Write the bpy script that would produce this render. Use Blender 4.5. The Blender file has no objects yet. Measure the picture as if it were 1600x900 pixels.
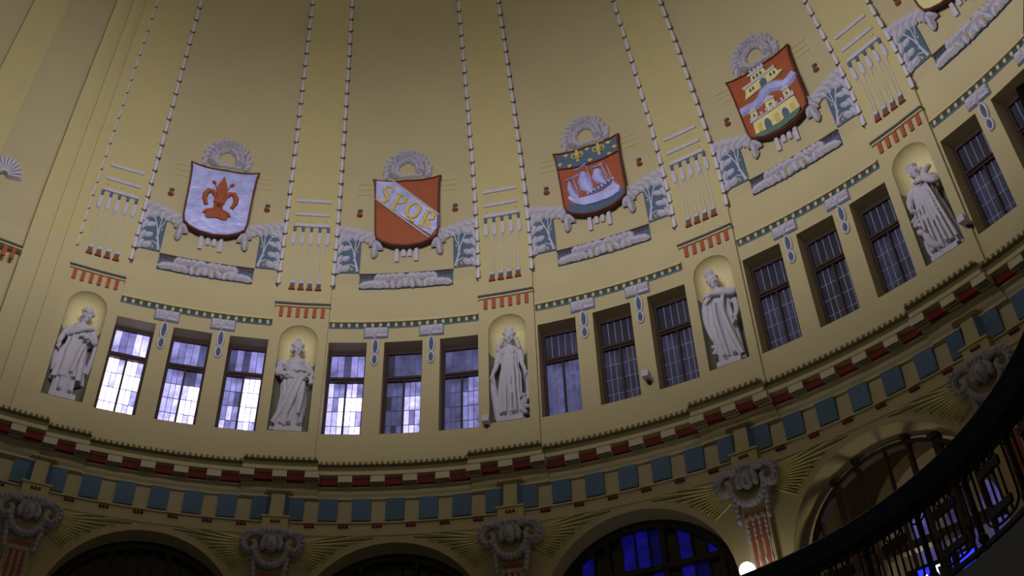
import bpy, math, random
from math import sin, cos, pi, sqrt, radians
from mathutils import Vector, Matrix
random.seed(7)
SC = bpy.context.scene
COL = SC.collection

# ------------------------------------------------------------------ camera
CX, CY = 1.3074, -6.0607
YAW, PITCH, ROLL, FPX = .059, .8539, .0263, 1992.31
def cam_axes():
    cy, sy, cp, sp = cos(YAW), sin(YAW), cos(PITCH), sin(PITCH)
    f = Vector((sy*cp, cy*cp, sp)); rt = Vector((cy, -sy, 0)); up = rt.cross(f)
    c, s = cos(ROLL), sin(ROLL)
    return c*rt + s*up, -s*rt + c*up, f
RT, UP, FW = cam_axes()
cam = bpy.data.cameras.new('camera'); camo = bpy.data.objects.new('camera', cam); COL.objects.link(camo)
m = Matrix((RT, UP, -FW)).transposed().to_4x4(); m.translation = Vector((CX, CY, 0)); camo.matrix_world = m
cam.sensor_width = 36; cam.lens = FPX/1600*36
cam.shift_x = 117.79/1600; cam.shift_y = -277.57/1600
cam.clip_start = .05; cam.clip_end = 200
SC.camera = camo

# ------------------------------------------------------------------ light
w = bpy.data.worlds.new('world'); SC.world = w; w.use_nodes = True
w.node_tree.nodes['Background'].inputs[0].default_value = (.5, .5, .55, 1)
w.node_tree.nodes['Background'].inputs[1].default_value = .10
def area(name, loc, target, sx, sy, power, col, spread=180):
    l = bpy.data.lights.new(name, 'AREA'); l.shape = 'RECTANGLE'; l.size = sx; l.size_y = sy
    l.energy = power; l.color = col; l.spread = radians(spread)
    o = bpy.data.objects.new(name, l); COL.objects.link(o); o.location = loc
    o.rotation_euler = (Vector(target)-Vector(loc)).to_track_quat('-Z', 'Y').to_euler()
    return o
for i in range(8):                                   # added narrow beams standing in for unbuilt far-side windows, one bay each
    a_ = -.3128+(i-1)*2*pi/19
    area('opposite_window_stand_in', (-8.6*sin(a_), -8.6*cos(a_), 12.4), (9*sin(a_), 9*cos(a_), 14.1), 2.6, 1.3, 28, (1, .97, 1), 33)
area('daylight_from_lantern', (0, 0, 24.0), (0, 0, 0), 3.5, 3.5, 35, (1, .97, .92))
area('dome_fill_uplight', (0, -1, 10.0), (0, .5, 20), 3, 3, 165, (1, .96, .90), 115)  # unseen fill added in mid-air to brighten the top of the dome
SC.view_settings.view_transform = 'Standard'; SC.view_settings.look = 'None'
SC.view_settings.gamma = 1; SC.view_settings.use_curve_mapping = False
SC.view_settings.exposure = .08

# ------------------------------------------------------------------ materials
def mat(name, col, rough=.8, metal=0, emit=None, es=0, noise=.06, nscale=6, bump=0, bscale=60, spec=.3, randv=0):
    M = bpy.data.materials.new(name); M.use_nodes = True; nt = M.node_tree; N = nt.nodes; L = nt.links
    b = N['Principled BSDF']; b.inputs['Roughness'].default_value = rough; b.inputs['Metallic'].default_value = metal
    b.inputs['Specular IOR Level'].default_value = spec
    tc = N.new('ShaderNodeTexCoord'); nz = N.new('ShaderNodeTexNoise'); nz.inputs['Scale'].default_value = nscale; nz.inputs['Detail'].default_value = 5
    L.new(tc.outputs['Object'], nz.inputs['Vector'])
    mr = N.new('ShaderNodeMapRange'); mr.inputs[1].default_value = .10; mr.inputs[2].default_value = .75
    mr.inputs[3].default_value = 1-noise; mr.inputs[4].default_value = 1+noise; L.new(nz.outputs[0], mr.inputs[0])
    mx = N.new('ShaderNodeVectorMath'); mx.operation = 'SCALE'; mx.inputs[0].default_value = col; L.new(mr.outputs[0], mx.inputs['Scale'])
    out = mx.outputs[0]
    if randv:
        oi = N.new('ShaderNodeObjectInfo'); m2 = N.new('ShaderNodeMapRange'); m2.inputs[3].default_value = 1-randv; m2.inputs[4].default_value = 1+randv
        L.new(oi.outputs['Random'], m2.inputs[0]); s2 = N.new('ShaderNodeVectorMath'); s2.operation = 'SCALE'; L.new(out, s2.inputs[0]); L.new(m2.outputs[0], s2.inputs['Scale']); out = s2.outputs[0]
    L.new(out, b.inputs['Base Color'])
    if emit:
        s3 = N.new('ShaderNodeVectorMath'); s3.operation = 'MULTIPLY'; s3.inputs[1].default_value = emit; 
        nb = N.new('ShaderNodeTexNoise'); nb.inputs['Scale'].default_value = 5.5; nb.inputs['Detail'].default_value = 6; L.new(tc.outputs['Object'], nb.inputs['Vector'])
        mb = N.new('ShaderNodeMapRange'); mb.inputs[1].default_value = .3; mb.inputs[2].default_value = .7; mb.inputs[3].default_value = .45; mb.inputs[4].default_value = 1.5; L.new(nb.outputs[0], mb.inputs[0])
        cm = N.new('ShaderNodeCombineXYZ'); [L.new(mb.outputs[0], cm.inputs[i]) for i in range(3)]
        L.new(cm.outputs[0], s3.inputs[0]); eo = s3.outputs[0]
        if randv:
            s4 = N.new('ShaderNodeVectorMath'); s4.operation = 'SCALE'; L.new(eo, s4.inputs[0]); L.new(m2.outputs[0], s4.inputs['Scale']); eo = s4.outputs[0]
        L.new(eo, b.inputs['Emission Color']); b.inputs['Emission Strength'].default_value = es
    if bump:
        n3 = N.new('ShaderNodeTexNoise'); n3.inputs['Scale'].default_value = bscale; n3.inputs['Detail'].default_value = 4; L.new(tc.outputs['Object'], n3.inputs['Vector'])
        bp = N.new('ShaderNodeBump'); bp.inputs['Strength'].default_value = bump; bp.inputs['Distance'].default_value = .02
        L.new(n3.outputs[0], bp.inputs['Height']); L.new(bp.outputs[0], b.inputs['Normal'])
    return M
OCH = (.50, .425, .245)
wallm = mat('ochre_wall_paint', OCH, .85, noise=.05, nscale=1.2, bump=.15, bscale=30)
trimm = mat('ochre_trim_paint', (.54, .46, .26), .75, noise=.04)
domem = mat('ochre_dome_paint', (.47, .40, .235), .85, noise=.05, nscale=1.2, bump=.15, bscale=30)
panelm = mat('ochre_pilaster_paint', (.50, .428, .212), .8, noise=.04, bump=.1, bscale=30)
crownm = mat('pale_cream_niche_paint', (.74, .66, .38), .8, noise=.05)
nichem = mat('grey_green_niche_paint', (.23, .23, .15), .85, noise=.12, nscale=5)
white = mat('lavender_white_plaster', (.49, .465, .56), .7, noise=.1, nscale=14)
whiteb = mat('bright_white_plaster', (.60, .57, .66), .7, noise=.06)
stat = mat('statue_stone', (.56, .53, .63), .75, noise=.12, nscale=9, bump=.3, bscale=40)
gstone = mat('grey_stone', (.42, .40, .46), .8, noise=.15, nscale=20, bump=.4, bscale=40)
terra = mat('terracotta_red', (.33, .08, .028), .6, noise=.15, nscale=9)
rimm = mat('dark_red_rim', (.12, .03, .018), .6, noise=.15)
dred = mat('dark_crimson', (.17, .018, .014), .7, noise=.1)
bred = mat('brick_red', (.36, .09, .045), .7, noise=.1)
bellm = mat('dull_red', (.22, .06, .03), .7)
olive = mat('olive_cove_shade', (.20, .17, .07), .8)  # trim darkened to olive: shade under the lip put into the cove's colour
cream = mat('cream_modillion_paint', (.56, .50, .33), .75)
silver = mat('silver_leaf', (.44, .46, .88), .32, .3, noise=.42, nscale=4.5, bump=.6, bscale=9, spec=.6)
gold = mat('gilding', (.62, .49, .13), .4, .3, noise=.2, nscale=15, spec=.5)
palegold = mat('pale_gold', (.66, .58, .27), .6, noise=.15)
blue = mat('slate_blue', (.075, .125, .20), .7, noise=.12, nscale=12)
fblue = mat('frieze_blue', (.10, .17, .25), .75, noise=.1, nscale=8, randv=.08)
teal = mat('dark_teal', (.05, .085, .10), .7)
slate = mat('dark_slate_line', (.06, .07, .09), .7)
leafd = mat('dark_leaf', (.10, .08, .05), .8)
lblue = mat('pale_blue_enamel', (.15, .20, .30), .6)
wood = mat('dark_brown_timber', (.055, .030, .026), .5, noise=.2, nscale=10)
woodd = mat('blackened_timber', (.022, .016, .012), .55, noise=.2)
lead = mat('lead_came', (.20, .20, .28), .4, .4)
leadl = mat('lit_lead_came', (.42, .42, .60), .35, .3)  # paler lead: the light it catches is put into the colour
green = mat('green_base', (.10, .17, .13), .7)
iron = mat('black_green_iron', (.008, .014, .014), .45, 0, spec=.25)
slabm = mat('grey_slab_plaster', (.16, .17, .18), .85, noise=.08)
floorm = mat('pale_stone_floor', (.35, .32, .27), .6, noise=.1)
raygold = mat('gilt_rays', (.78, .70, .30), .55, noise=.2)
raydark = mat('green_rays', (.07, .11, .10), .6)
lampm = mat('opal_glass_lit', (1, 1, 1), .3, emit=(1, .97, .85), es=14, noise=0)
brass = mat('dark_brass', (.12, .09, .04), .4, .8)
boxm = mat('pale_plastic', (.60, .58, .72), .5)
GL = []
for i, (e, s) in enumerate([((.66, .60, 1.0), 3.6), ((.50, .47, 1.0), 1.3), ((.36, .34, .85), .62), ((.24, .24, .62), .24), ((.16, .17, .38), .07), ((.12, .13, .26), .035)]):
    GL.append(mat('daylit_glass_%s' % ['brilliant', 'bright', 'hazy', 'dim', 'dusky', 'dark'][i], (.03, .03, .045), .3, emit=e, es=s, randv=.18, spec=.4))
blueglass = mat('blue_lit_glass', (.01, .01, .05), .2, emit=(.01, .01, .42), es=.16, randv=.95)
violet = mat('violet_dim_glass', (.09, .08, .22), .2, emit=(.07, .06, .22), es=.6, randv=.6)
blackglass = mat('black_glass', (.012, .01, .008), .15, spec=.5)
bsign = mat('blue_lit_sign', (0, 0, .2), .4, emit=(.02, .03, 1), es=1.6)
wsign = mat('white_lit_sign', (.5, .6, 1), .4, emit=(.7, .85, 1), es=2.5)

# ------------------------------------------------------------------ surface maths
NB = 19; BE = 2*pi/NB; TH0 = -.3128; UM = BE*10      # UM: metres of arc per bay on the radius of 10
ZT = [(-5, 9.9), (9.3, 9.9), (9.95, 9.92), (10, 10), (13.9, 10), (14.5, 9.97), (15, 9.87), (16, 9.6), (17, 9.25), (18, 8.86), (19, 8.45), (20, 8), (21, 7.5), (22, 6.9), (23, 6.2), (24, 5.2), (25, 4), (25.6, 2.5)]
def prof(z):
    if z <= ZT[0][0]: return ZT[0][1]
    for (a, ra), (b, rb) in zip(ZT, ZT[1:]):
        if z <= b: return ra+(rb-ra)*(z-a)/(b-a)
    return ZT[-1][1]
def W(X, z, d=0):                                    # X metres of arc from the angle-0 meridian, d towards the room
    a = X/10; r = prof(z)-d
    return (r*sin(a), r*cos(a), z)
def WU(u, z, d=0):                                   # world position of bay coordinate u
    a = TH0+u*BE; r = prof(z)-d
    return (r*sin(a), r*cos(a), z)

class MB:
    def __init__(s, mp=W): s.v = []; s.f = []; s.mi = []; s.sm = []; s.map = mp
    def add(s, pts, faces, mi=0, sm=False):
        n = len(s.v); s.v += [s.map(*p) for p in pts]
        for f in faces: s.f.append(tuple(i+n for i in f)); s.mi.append(mi); s.sm.append(sm)
        return s
    def box(s, x0, x1, z0, z1, d0, d1, mi=0):
        P = [(x, z, d) for d in (d0, d1) for z in (z0, z1) for x in (x0, x1)]
        return s.add(P, [(0, 2, 3, 1), (4, 5, 7, 6), (0, 1, 5, 4), (2, 6, 7, 3), (0, 4, 6, 2), (1, 3, 7, 5)], mi)
    def plate(s, pts, d0, d1, mi=0, inset=0):
        n = len(pts)
        if inset:
            cx = sum(p[0] for p in pts)/n; cz = sum(p[1] for p in pts)/n
            top = [(cx+(p[0]-cx)*(1-inset), cz+(p[1]-cz)*(1-inset)) for p in pts]
        else: top = pts
        return s.add([(x, z, d0) for x, z in pts]+[(x, z, d1) for x, z in top],
                     [tuple(range(n, 2*n))]+[(i, (i+1) % n, n+(i+1) % n, n+i) for i in range(n)], mi)
    def ribbon(s, pts, w, d0, d1, mi=0, closed=False, flat=False):
        n = len(pts); P = []
        for i, (x, z) in enumerate(pts):
            if closed: a, b = pts[i-1], pts[(i+1) % n]
            else: a, b = pts[max(i-1, 0)], pts[min(i+1, n-1)]
            tx, tz = b[0]-a[0], b[1]-a[1]; l = math.hypot(tx, tz) or 1; nx, nz = -tz/l, tx/l
            ww = (w[i] if isinstance(w, (list, tuple)) else w)/2
            if flat: P += [(x-nx*ww, z-nz*ww, d0), (x-nx*ww, z-nz*ww, d1), (x+nx*ww, z+nz*ww, d1), (x+nx*ww, z+nz*ww, d0)]
            else: P += [(x-nx*ww, z-nz*ww, d0), (x-nx*ww*.5, z-nz*ww*.5, d1), (x+nx*ww*.5, z+nz*ww*.5, d1), (x+nx*ww, z+nz*ww, d0)]
        F = []
        for i in range(n if closed else n-1):
            j = (i+1) % n
            for k in range(3): F.append((4*i+k, 4*j+k, 4*j+k+1, 4*i+k+1))
        if not closed: F += [(0, 1, 2, 3), (4*n-1, 4*n-2, 4*n-3, 4*n-4)]
        return s.add(P, F, mi)
    def blob(s, x, z, rx, rz, h, rot=0, d0=0, mi=0, n=8, pt=0):
        P = []; F = []; c, q = cos(rot), sin(rot)
        for r, hh in ((1, 0), (.75, .66), (.35, .95)):
            for i in range(n):
                a = 2*pi*i/n; k = 1-pt*max(0, sin(a)); px, pz = rx*r*cos(a)*k, rz*r*sin(a)
                P.append((x+px*c-pz*q, z+px*q+pz*c, d0+h*hh))
        P.append((x, z, d0+h))
        for l in range(2):
            for i in range(n): j = (i+1) % n; F.append((l*n+i, l*n+j, (l+1)*n+j, (l+1)*n+i))
        for i in range(n): F.append((2*n+i, 2*n+(i+1) % n, 3*n))
        return s.add(P, F, mi, True)
    def leaf(s, x, z, rx, rz, h, rot=0, d0=0, mi=0, pt=0):
        P = []; c, q = cos(rot), sin(rot)
        def at(px, pz, hh): P.append((x+px*c-pz*q, z+px*q+pz*c, d0+hh))
        T_ = (0, .18, .45, .75, 1)
        for t in T_:
            w_ = rx*(sin(pi*min(t*.9+.05, 1))**.8 if 0 < t < 1 else .06); zz = rz*(2*t-1)
            at(-w_, zz, h*.2); at(-w_*.45, zz, h*(.35+.5*sin(pi*t))); at(0, zz, h*(.3+.35*sin(pi*t))); at(w_*.45, zz, h*(.35+.5*sin(pi*t))); at(w_, zz, h*.2)
        F = [(5*i+k, 5*i+k+1, 5*i+k+6, 5*i+k+5) for i in range(4) for k in range(4)]
        return s.add(P, F, mi, False)
    def tube(s, pts, n=10, mi=0, sub=4):             # pts (x,y,z,r) along a smooth path, closed ends; uses the map on 3 coords
        Q = []
        for i in range(len(pts)-1):
            p0 = pts[max(i-1, 0)]; p1 = pts[i]; p2 = pts[i+1]; p3 = pts[min(i+2, len(pts)-1)]
            for k in range(sub):
                t = k/sub
                Q.append([.5*((2*p1[j])+(-p0[j]+p2[j])*t+(2*p0[j]-5*p1[j]+4*p2[j]-p3[j])*t*t+(-p0[j]+3*p1[j]-3*p2[j]+p3[j])*t**3) for j in range(4)])
        Q.append(list(pts[-1])); P = []; F = []; up = None
        for i, q in enumerate(Q):
            a = Vector(Q[max(i-1, 0)][:3]); b = Vector(Q[min(i+1, len(Q)-1)][:3]); t = (b-a).normalized()
            if up is None: up = t.orthogonal().normalized()
            up = (up-t*up.dot(t)).normalized(); sd = t.cross(up)
            for k in range(n):
                g = 2*pi*k/n; P.append(tuple(Vector(q[:3])+(up*cos(g)+sd*sin(g))*q[3]))
        for i in range(len(Q)-1):
            for k in range(n): j = (k+1) % n; F.append((i*n+k, i*n+j, (i+1)*n+j, (i+1)*n+k))
        F += [tuple(range(n-1, -1, -1)), tuple(range((len(Q)-1)*n, len(Q)*n))]
        return s.add(P, F, mi, True)
    def ell(s, x, y, z, rx, ry, rz, rot=None, n=10, mi=0):
        P = []; F = []; R = rot or Matrix.Identity(3); m = n//2+1
        for i in range(1, m):
            t = pi*i/m
            for k in range(n):
                g = 2*pi*k/n; P.append(tuple(Vector((x, y, z))+R @ Vector((rx*sin(t)*cos(g), ry*sin(t)*sin(g), rz*cos(t)))))
        P.append(tuple(Vector((x, y, z))+R @ Vector((0, 0, rz)))); P.append(tuple(Vector((x, y, z))-R @ Vector((0, 0, rz))))
        for i in range(m-2):
            for k in range(n): j = (k+1) % n; F.append((i*n+k, (i+1)*n+k, (i+1)*n+j, i*n+j))
        T, B = len(P)-2, len(P)-1
        for k in range(n): j = (k+1) % n; F.append((k, j, T)); F.append(((m-2)*n+k, B, (m-2)*n+j))
        return s.add(P, F, mi, True)
    def mesh(s, name, org=(0, 0, 0)):
        me = bpy.data.meshes.new(name)
        me.from_pydata([(a-org[0], b-org[1], c-org[2]) for a, b, c in s.v], [], s.f)
        me.polygons.foreach_set('material_index', s.mi); me.polygons.foreach_set('use_smooth', s.sm)
        me.update(); return me

ID = lambda x, y, z: (x, y, z)
def obj(name, me, mats, parent=None, loc=None, rz=0):
    if isinstance(me, MB): me = me.mesh(name)
    if not me.materials:
        for mm in (mats if isinstance(mats, (list, tuple)) else [mats]): me.materials.append(mm)
    o = bpy.data.objects.new(name, me); COL.objects.link(o)
    if parent: o.parent = parent
    if loc is not None: o.location = loc
    o.rotation_euler = (0, 0, rz)
    return o
def tag(o, label=None, cat=None, group=None, kind=None):
    if label: o['label'] = label
    if cat: o['category'] = cat
    if group: o['group'] = group
    if kind: o['kind'] = kind
    return o
UNDER = {('heraldic_shield', k): v for k, v in {'letter_s': 'silver_band', 'letter_p': 'silver_band', 'letter_q': 'silver_band', 'letter_r': 'silver_band', 'band_edge': 'silver_band',
         'gilt_fleur': 'blue_chief', 'gilt_leaf': 'blue_chief', 'chief_edge': 'blue_chief', 'gun_port': 'hull', 'deck_rail': 'hull', 'mast': 'hull', 'merlon': 'battlement', 'arrow_slit': 'castle_wall', 'gate': 'castle_wall', 'buttress': 'castle_wall', 'tower_roof': 'tower', 'foot': 'fleur_de_lis'}.items()}
UNDER.update({('meander_rail', 'block'): 'band', ('floral_plaque', 'leafage'): 'blue_ground', ('floral_plaque', 'gilt_berry'): 'leafage' if False else 'blue_ground', ('floral_plaque', 'red_tooth'): 'top_edge' if False else 'blue_ground',
              ('corner_foliage', 'leaf_column'): 'blue_ground', ('bracket_ornament', 'leaf_head'): 'backing', ('bracket_ornament', 'loop'): 'backing', ('bracket_ornament', 'lozenge'): 'backing',
              ('pilaster_ornament', 'blue_cap'): 'header_bar', ('shaft_ornament', 'red_tooth'): 'panel', ('shaft_ornament', 'red_stripe'): 'panel', ('shaft_ornament', 'bellflower_drop'): 'panel', ('window', 'transom'): 'window_frame', ('window', 'mullion'): 'window_frame'})
GROUPS = {'meander_rail': 'dentilled rails over the windows', 'bracket_ornament': 'T-shaped ornaments between the windows', 'pilaster_ornament': 'fringed pilaster ornaments',
          'drip_ornament': 'red drip ledges over the niches', 'wreath': 'wreaths over the shields', 'corner_foliage': 'leafy corner reliefs beside the shields', 'floral_plaque': 'leaf plaques under the shields',
          'tassel_group': 'white tabs under the shields', 'bud_ornament': 'red buds beside the shields', 'ridge_lines': 'raised lines beside the shields', 'heraldic_shield': 'heraldic shields round the dome',
          'mask_capital': 'mask capitals between the arches', 'shaft_ornament': 'striped shafts below the capitals', 'sunburst_relief': 'sunburst reliefs over the arches', 'floodlight': 'small fixtures on the drum wall',
          'arched_glazing': 'glazed arches of the lower wall'}
class Tmpl:                                          # a thing modelled on the angle-0 meridian round its own origin
    def __init__(s, name, X, z, d=0, mp=W): s.name = name; s.org = W(X, z, d); s.parts = []; s.mp = mp
    def part(s, name, mats, mb, subs=None, kind=None, label=None):
        me = mb.mesh(name, s.org)
        for mm in (mats if isinstance(mats, (list, tuple)) else [mats]): me.materials.append(mm)
        s.parts.append((name, me, UNDER.get((s.name, name)), kind, label)); return s
    def place(s, u, label, cat, group=None):
        a = TH0+u*BE; x, y, z = s.org
        loc = (x*cos(a)+y*sin(a), -x*sin(a)+y*cos(a), z)
        if len(s.parts) == 1:
            o = bpy.data.objects.new(s.name, s.parts[0][1]); COL.objects.link(o)
        else:
            o = bpy.data.objects.new(s.name, None); o.empty_display_size = .1; COL.objects.link(o)
            made = {}
            for n, me, under, kd, lb in s.parts:
                c = bpy.data.objects.new(n, me); COL.objects.link(c); c.parent = made.get(under, o); made[n] = c
                if kd: c['kind'] = kd
                if lb: c['label'] = lb
        o.location = loc; o.rotation_euler = (0, 0, -a)
        return tag(o, label, cat, group or GROUPS.get(s.name))
    def sub(s, name, mats, mb):
        me = mb.mesh(name, s.org)
        for mm in (mats if isinstance(mats, (list, tuple)) else [mats]): me.materials.append(mm)
        return (name, me)

# ------------------------------------------------------------------ structure: walls and dome
def walls(name, zs, line, openings, z0, z1, mats, mi=0, mfun=None):
    mb = MB(lambda u, z, d: WU(u, z, d))
    for (ua, da), (ub, db) in zip(line, line[1:]):
        if ub-ua < 1e-6 and abs(da-db) < 1e-6: continue
        um = (ua+ub)/2; op = None
        if mfun: mi = mfun(um)
        for o in openings:
            if o[0]-1e-6 < um < o[1]+1e-6 and ub-ua > 1e-6: op = o
        spans = [(z0, z0, z1, z1)]
        if op:
            spans = [(op[3](ua), op[3](ub), z1, z1)]
            if op[2] > z0+1e-3: spans.append((z0, z0, op[2], op[2]))
        for a0, b0, a1, b1 in spans:
            L0 = min(a0, b0); cuts = [z for z in zs if L0+.02 < z < a1-.01 and z > max(a0, b0)+.01]
            prev = (a0, b0)
            for zc in cuts+[None]:
                nx = (zc, zc) if zc is not None else (a1, b1)
                mb.add([(ua, prev[0], da), (ub, prev[1], db), (ub, nx[1], db), (ua, nx[0], da)], [(0, 1, 2, 3)], mi)
                prev = nx
    return mb
HWN = .0916; HWW = .0913; WG = .2659
BAYS = range(0, 5); PILS = range(0, 6)
def section(zone):
    pts = []
    def seg(u0, u1, d0, d1=None, n=1):
        d1 = d0 if d1 is None else d1
        for i in range(n+1): t = i/n; pts.append((u0+(u1-u0)*t, d0+(d1-d0)*t))
    seg(-9.5+2.5, -1.3, 0, n=30)                     # plain far side
    seg(-1.3, -.80, -.15); seg(-.80, -.62, -.02); seg(-.62, -.365, -.16, -.06, 2)
    seg(-.365, -.30, .13); seg(-.30, -.27, .055); seg(-.27, -.225, .12); seg(-.225, -.195, .05); seg(-.195, -.1345, .10)
    for b in PILS:
        u = b
        seg(u-.1333, u-HWN, .05); 
        if zone == 'drum':
            for i in range(12): pts.append((u-HWN*cos(pi*(i+1)/12) if i < 11 else u+HWN, .05))
        seg(u+HWN, u+.1333, .05)
        if b == PILS[-1]: break
        last = u+.1333
        if zone == 'drum':
            for k in range(3):
                c = u+.5+(k-1)*WG
                seg(last, c-HWW, 0, n=1); seg(c-HWW, c+HWW, 0, n=3); last = c+HWW
        seg(last, u+1-.1333, 0, n=2 if zone == 'drum' else 12)
    seg(5.1333, 12, 0, n=34)
    return pts
NSP = 12.68
ops = []
for b in PILS:
    ops.append((b-HWN, b+HWN, 10.998, (lambda bb: lambda u: NSP+.303*sqrt(max(0, 1-((u-bb)/HWN)**2)))(b)))
for b in BAYS:
    for k in range(3):
        c = b+.5+(k-1)*WG; ops.append((c-HWW, c+HWW, 10.998, lambda u: 12.698))
drum = walls('wall_drum', [11, 12, 12.7, 13.3], section('drum'), ops, 10.05, 13.9, [wallm])
for b in BAYS:                                       # window reveals
    for k in range(3):
        c = b+.5+(k-1)*WG; a, e = c-HWW, c+HWW; D = -.36
        for p, q in (((a, 10.998), (a, 12.698)), ((a, 12.698), (e, 12.698)), ((e, 12.698), (e, 10.998)), ((e, 10.998), (a, 10.998))):
            drum.add([(p[0], p[1], 0), (q[0], q[1], 0), (q[0], q[1], D), (p[0], p[1], D)], [(0, 1, 2, 3)])
for b in PILS:                                       # niches: half cylinder and quarter dome
    N = 16; wm = .303
    def np_(t, z, s=1): return (b-HWN*s*cos(pi*t/N), z, .05-wm*s*sin(pi*t/N))
    for i in range(N):
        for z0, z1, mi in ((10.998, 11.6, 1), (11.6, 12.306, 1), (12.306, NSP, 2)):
            drum.add([np_(i, z0), np_(i+1, z0), np_(i+1, z1), np_(i, z1)], [(0, 1, 2, 3)], mi, True)
        for j in range(8):
            f0, f1 = pi/2*j/8, pi/2*(j+1)/8
            # quarter dome: rings shrink towards the crown of the arch
            def dp(t, f):
                xx = -cos(pi*t/N)*cos(f); 
                return (b+HWN*xx, NSP+wm*sin(f), .05-wm*sin(pi*t/N)*cos(f))
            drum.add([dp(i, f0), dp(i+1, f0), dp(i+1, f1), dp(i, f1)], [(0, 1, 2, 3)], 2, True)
        drum.add([np_(i, 10.998), np_(i+1, 10.998), (b, 10.998, .05)], [(0, 1, 2)], 1)
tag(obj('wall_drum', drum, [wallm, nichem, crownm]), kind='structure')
zd = [13.9+.35*i for i in range(1, 34)]
dome = walls('ceiling', zd, section('dome'), [], 13.9, 25.6, [wallm], 0, lambda u: 1 if (-.37 < u < -.13 or -.80 < u < -.62 or (u > -.2 and u < 5.2 and abs(u-round(u)) < .134)) else 0)
ceil = tag(obj('ceiling', dome, [domem, panelm]), kind='structure')
ocu = MB(ID); ocu.add([(2.6*sin(2*pi*i/24), 2.6*cos(2*pi*i/24), 25.6) for i in range(24)], [tuple(range(24))])
obj('lantern_cap', ocu, wallm, ceil)

# lower wall with arches
AR = 1.28; AZ = 7.90; AU = AR/(9.9*BE)
def lower_section():
    pts = []
    for b in range(-7, 12):
        n0 = 4
        for i in range(n0): pts.append((b+(.5-AU)*i/n0, 0))
        if b in range(-2, 6):
            for i in range(25): pts.append((b+.5-AU*cos(pi*i/24), 0))
        else:
            pts.append((b+.5-AU, 0)); pts.append((b+.5, 0))
        for i in range(n0): pts.append((b+.5+AU+(.5-AU)*i/n0, 0))
    pts.append((12, 0)); return pts
aops = []
for b in range(-2, 6):
    aops.append((b+.5-AU, b+.5+AU, 4.76, (lambda c: lambda u: AZ+AR*sqrt(max(0, 1-((u-c)/AU)**2)))(b+.5)))
low = walls('wall_lower', [7, 9.28], lower_section(), aops, 4.5, 10.1, [wallm])
for b in range(-2, 6):
    c = b+.5; P = [(c-AU, 4.76)]+[(c-AU*cos(pi*i/32), AZ+AR*sin(pi*i/32)) for i in range(33)]+[(c+AU, 4.76)]
    for p, q in zip(P, P[1:]):
        low.add([(p[0], p[1], 0), (q[0], q[1], 0), (q[0], q[1], -.5), (p[0], p[1], -.5)], [(0, 1, 2, 3)], 0, True)
lw = tag(obj('wall_lower', low, wallm), kind='structure')
# outer corridor behind the arches, its wall and vault
cor = MB(lambda u, z, d: WU(u, z, d))
for i in range(-28, 72):
    a, b_ = i/8, (i+1)/8
    for z0, z1, d0, d1 in ((4.3, 10.3, -2.2, -2.2), (10.3, 10.72, -2.2, -1.9), (10.72, 10.75, -1.9, 0)):
        cor.add([(a, z0, d0), (b_, z0, d0), (b_, z1, d1), (a, z1, d1)], [(0, 1, 2, 3)])
tag(obj('wall_corridor', cor, wallm), kind='structure')

# gallery floor slab with its round opening
OX, OY, OR = 1.59, .79, 4.25
fl = MB(ID); n = 96; P = []; F = []
for i in range(n):
    a = 2*pi*i/n; s_, c_ = sin(a), cos(a)
    B = OX*s_+OY*c_; t = -B+sqrt(B*B-(OX*OX+OY*OY)+12.3**2)
    k_ = min(max((abs((math.degrees(a)-75+180) % 360-180)-62)/60, 0), 1); k_ = k_*k_*(3-2*k_); RI = OR-.02+(min(9.0, t-2.6)-OR)*k_
    for r, z in ((RI, 4.22), (RI, 4.76), (t, 4.76), (t, 4.22)): P.append((OX+r*s_, OY+r*c_, z))
for i in range(n):
    j = (i+1) % n
    for k, mi in ((0, 1), (1, 0), (2, 0), (3, 1)): F.append((4*i+k, 4*i+(k+1) % 4, 4*j+(k+1) % 4, 4*j+k, mi))
for f in F: fl.add([P[i] for i in f[:4]], [(0, 1, 2, 3)], f[4])
tag(obj('floor', fl, [floorm, slabm]), kind='structure')

# ------------------------------------------------------------------ cornice and frieze (trim)
def sweep(profile, ua, ub, n=12, mi=0, mb=None, ends=True):
    mb = mb or MB(ID); m_ = len(profile); P = []
    for i in range(n+1):
        a = TH0+(ua+(ub-ua)*i/n)*BE
        P += [(r*sin(a), r*cos(a), z) for r, z in profile]
    F = []
    for i in range(n):
        for k in range(m_-1): F.append((i*m_+k, (i+1)*m_+k, (i+1)*m_+k+1, i*m_+k+1))
    if ends: F += [tuple(range(m_)), tuple(range(n*m_+m_-1, n*m_-1, -1))]
    return mb.add(P, F, mi)
def cprof(p): return [(10.05, 10.33), (9.62-p, 10.25), (9.60-p, 10.245), (9.60-p, 10.222), (9.66-p, 10.21), (9.68-p, 10.15), (9.655-p, 10.148), (9.655-p, 10.088), (9.72-p, 10.085), (9.80-p*.7, 10.085), (9.80-p*.7, 9.975), (9.87-p*.5, 9.965), (9.89-p*.4, 9.93), (9.925-p*.3, 9.90), (9.925-p*.3, 9.865), (10.05, 9.865)]
cpos = [(-.9, -.026, .22)]+[(-.026, .166, .11)]
for b in range(0, 5):
    cpos.append((b+.166, b+1-.166, 0))
    cpos.append((b+1-.166, b+1+.166, .11))
corn = MB(ID)
for a, b, p in cpos: sweep(cprof(p), a, b, max(3, int((b-a)*16)), 0, corn)
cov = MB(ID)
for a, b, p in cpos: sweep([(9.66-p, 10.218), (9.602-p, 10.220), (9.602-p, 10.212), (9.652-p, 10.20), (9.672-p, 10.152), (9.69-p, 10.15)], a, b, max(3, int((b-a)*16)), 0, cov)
tr = tag(obj('trim_1', corn, trimm), kind='structure')
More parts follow.
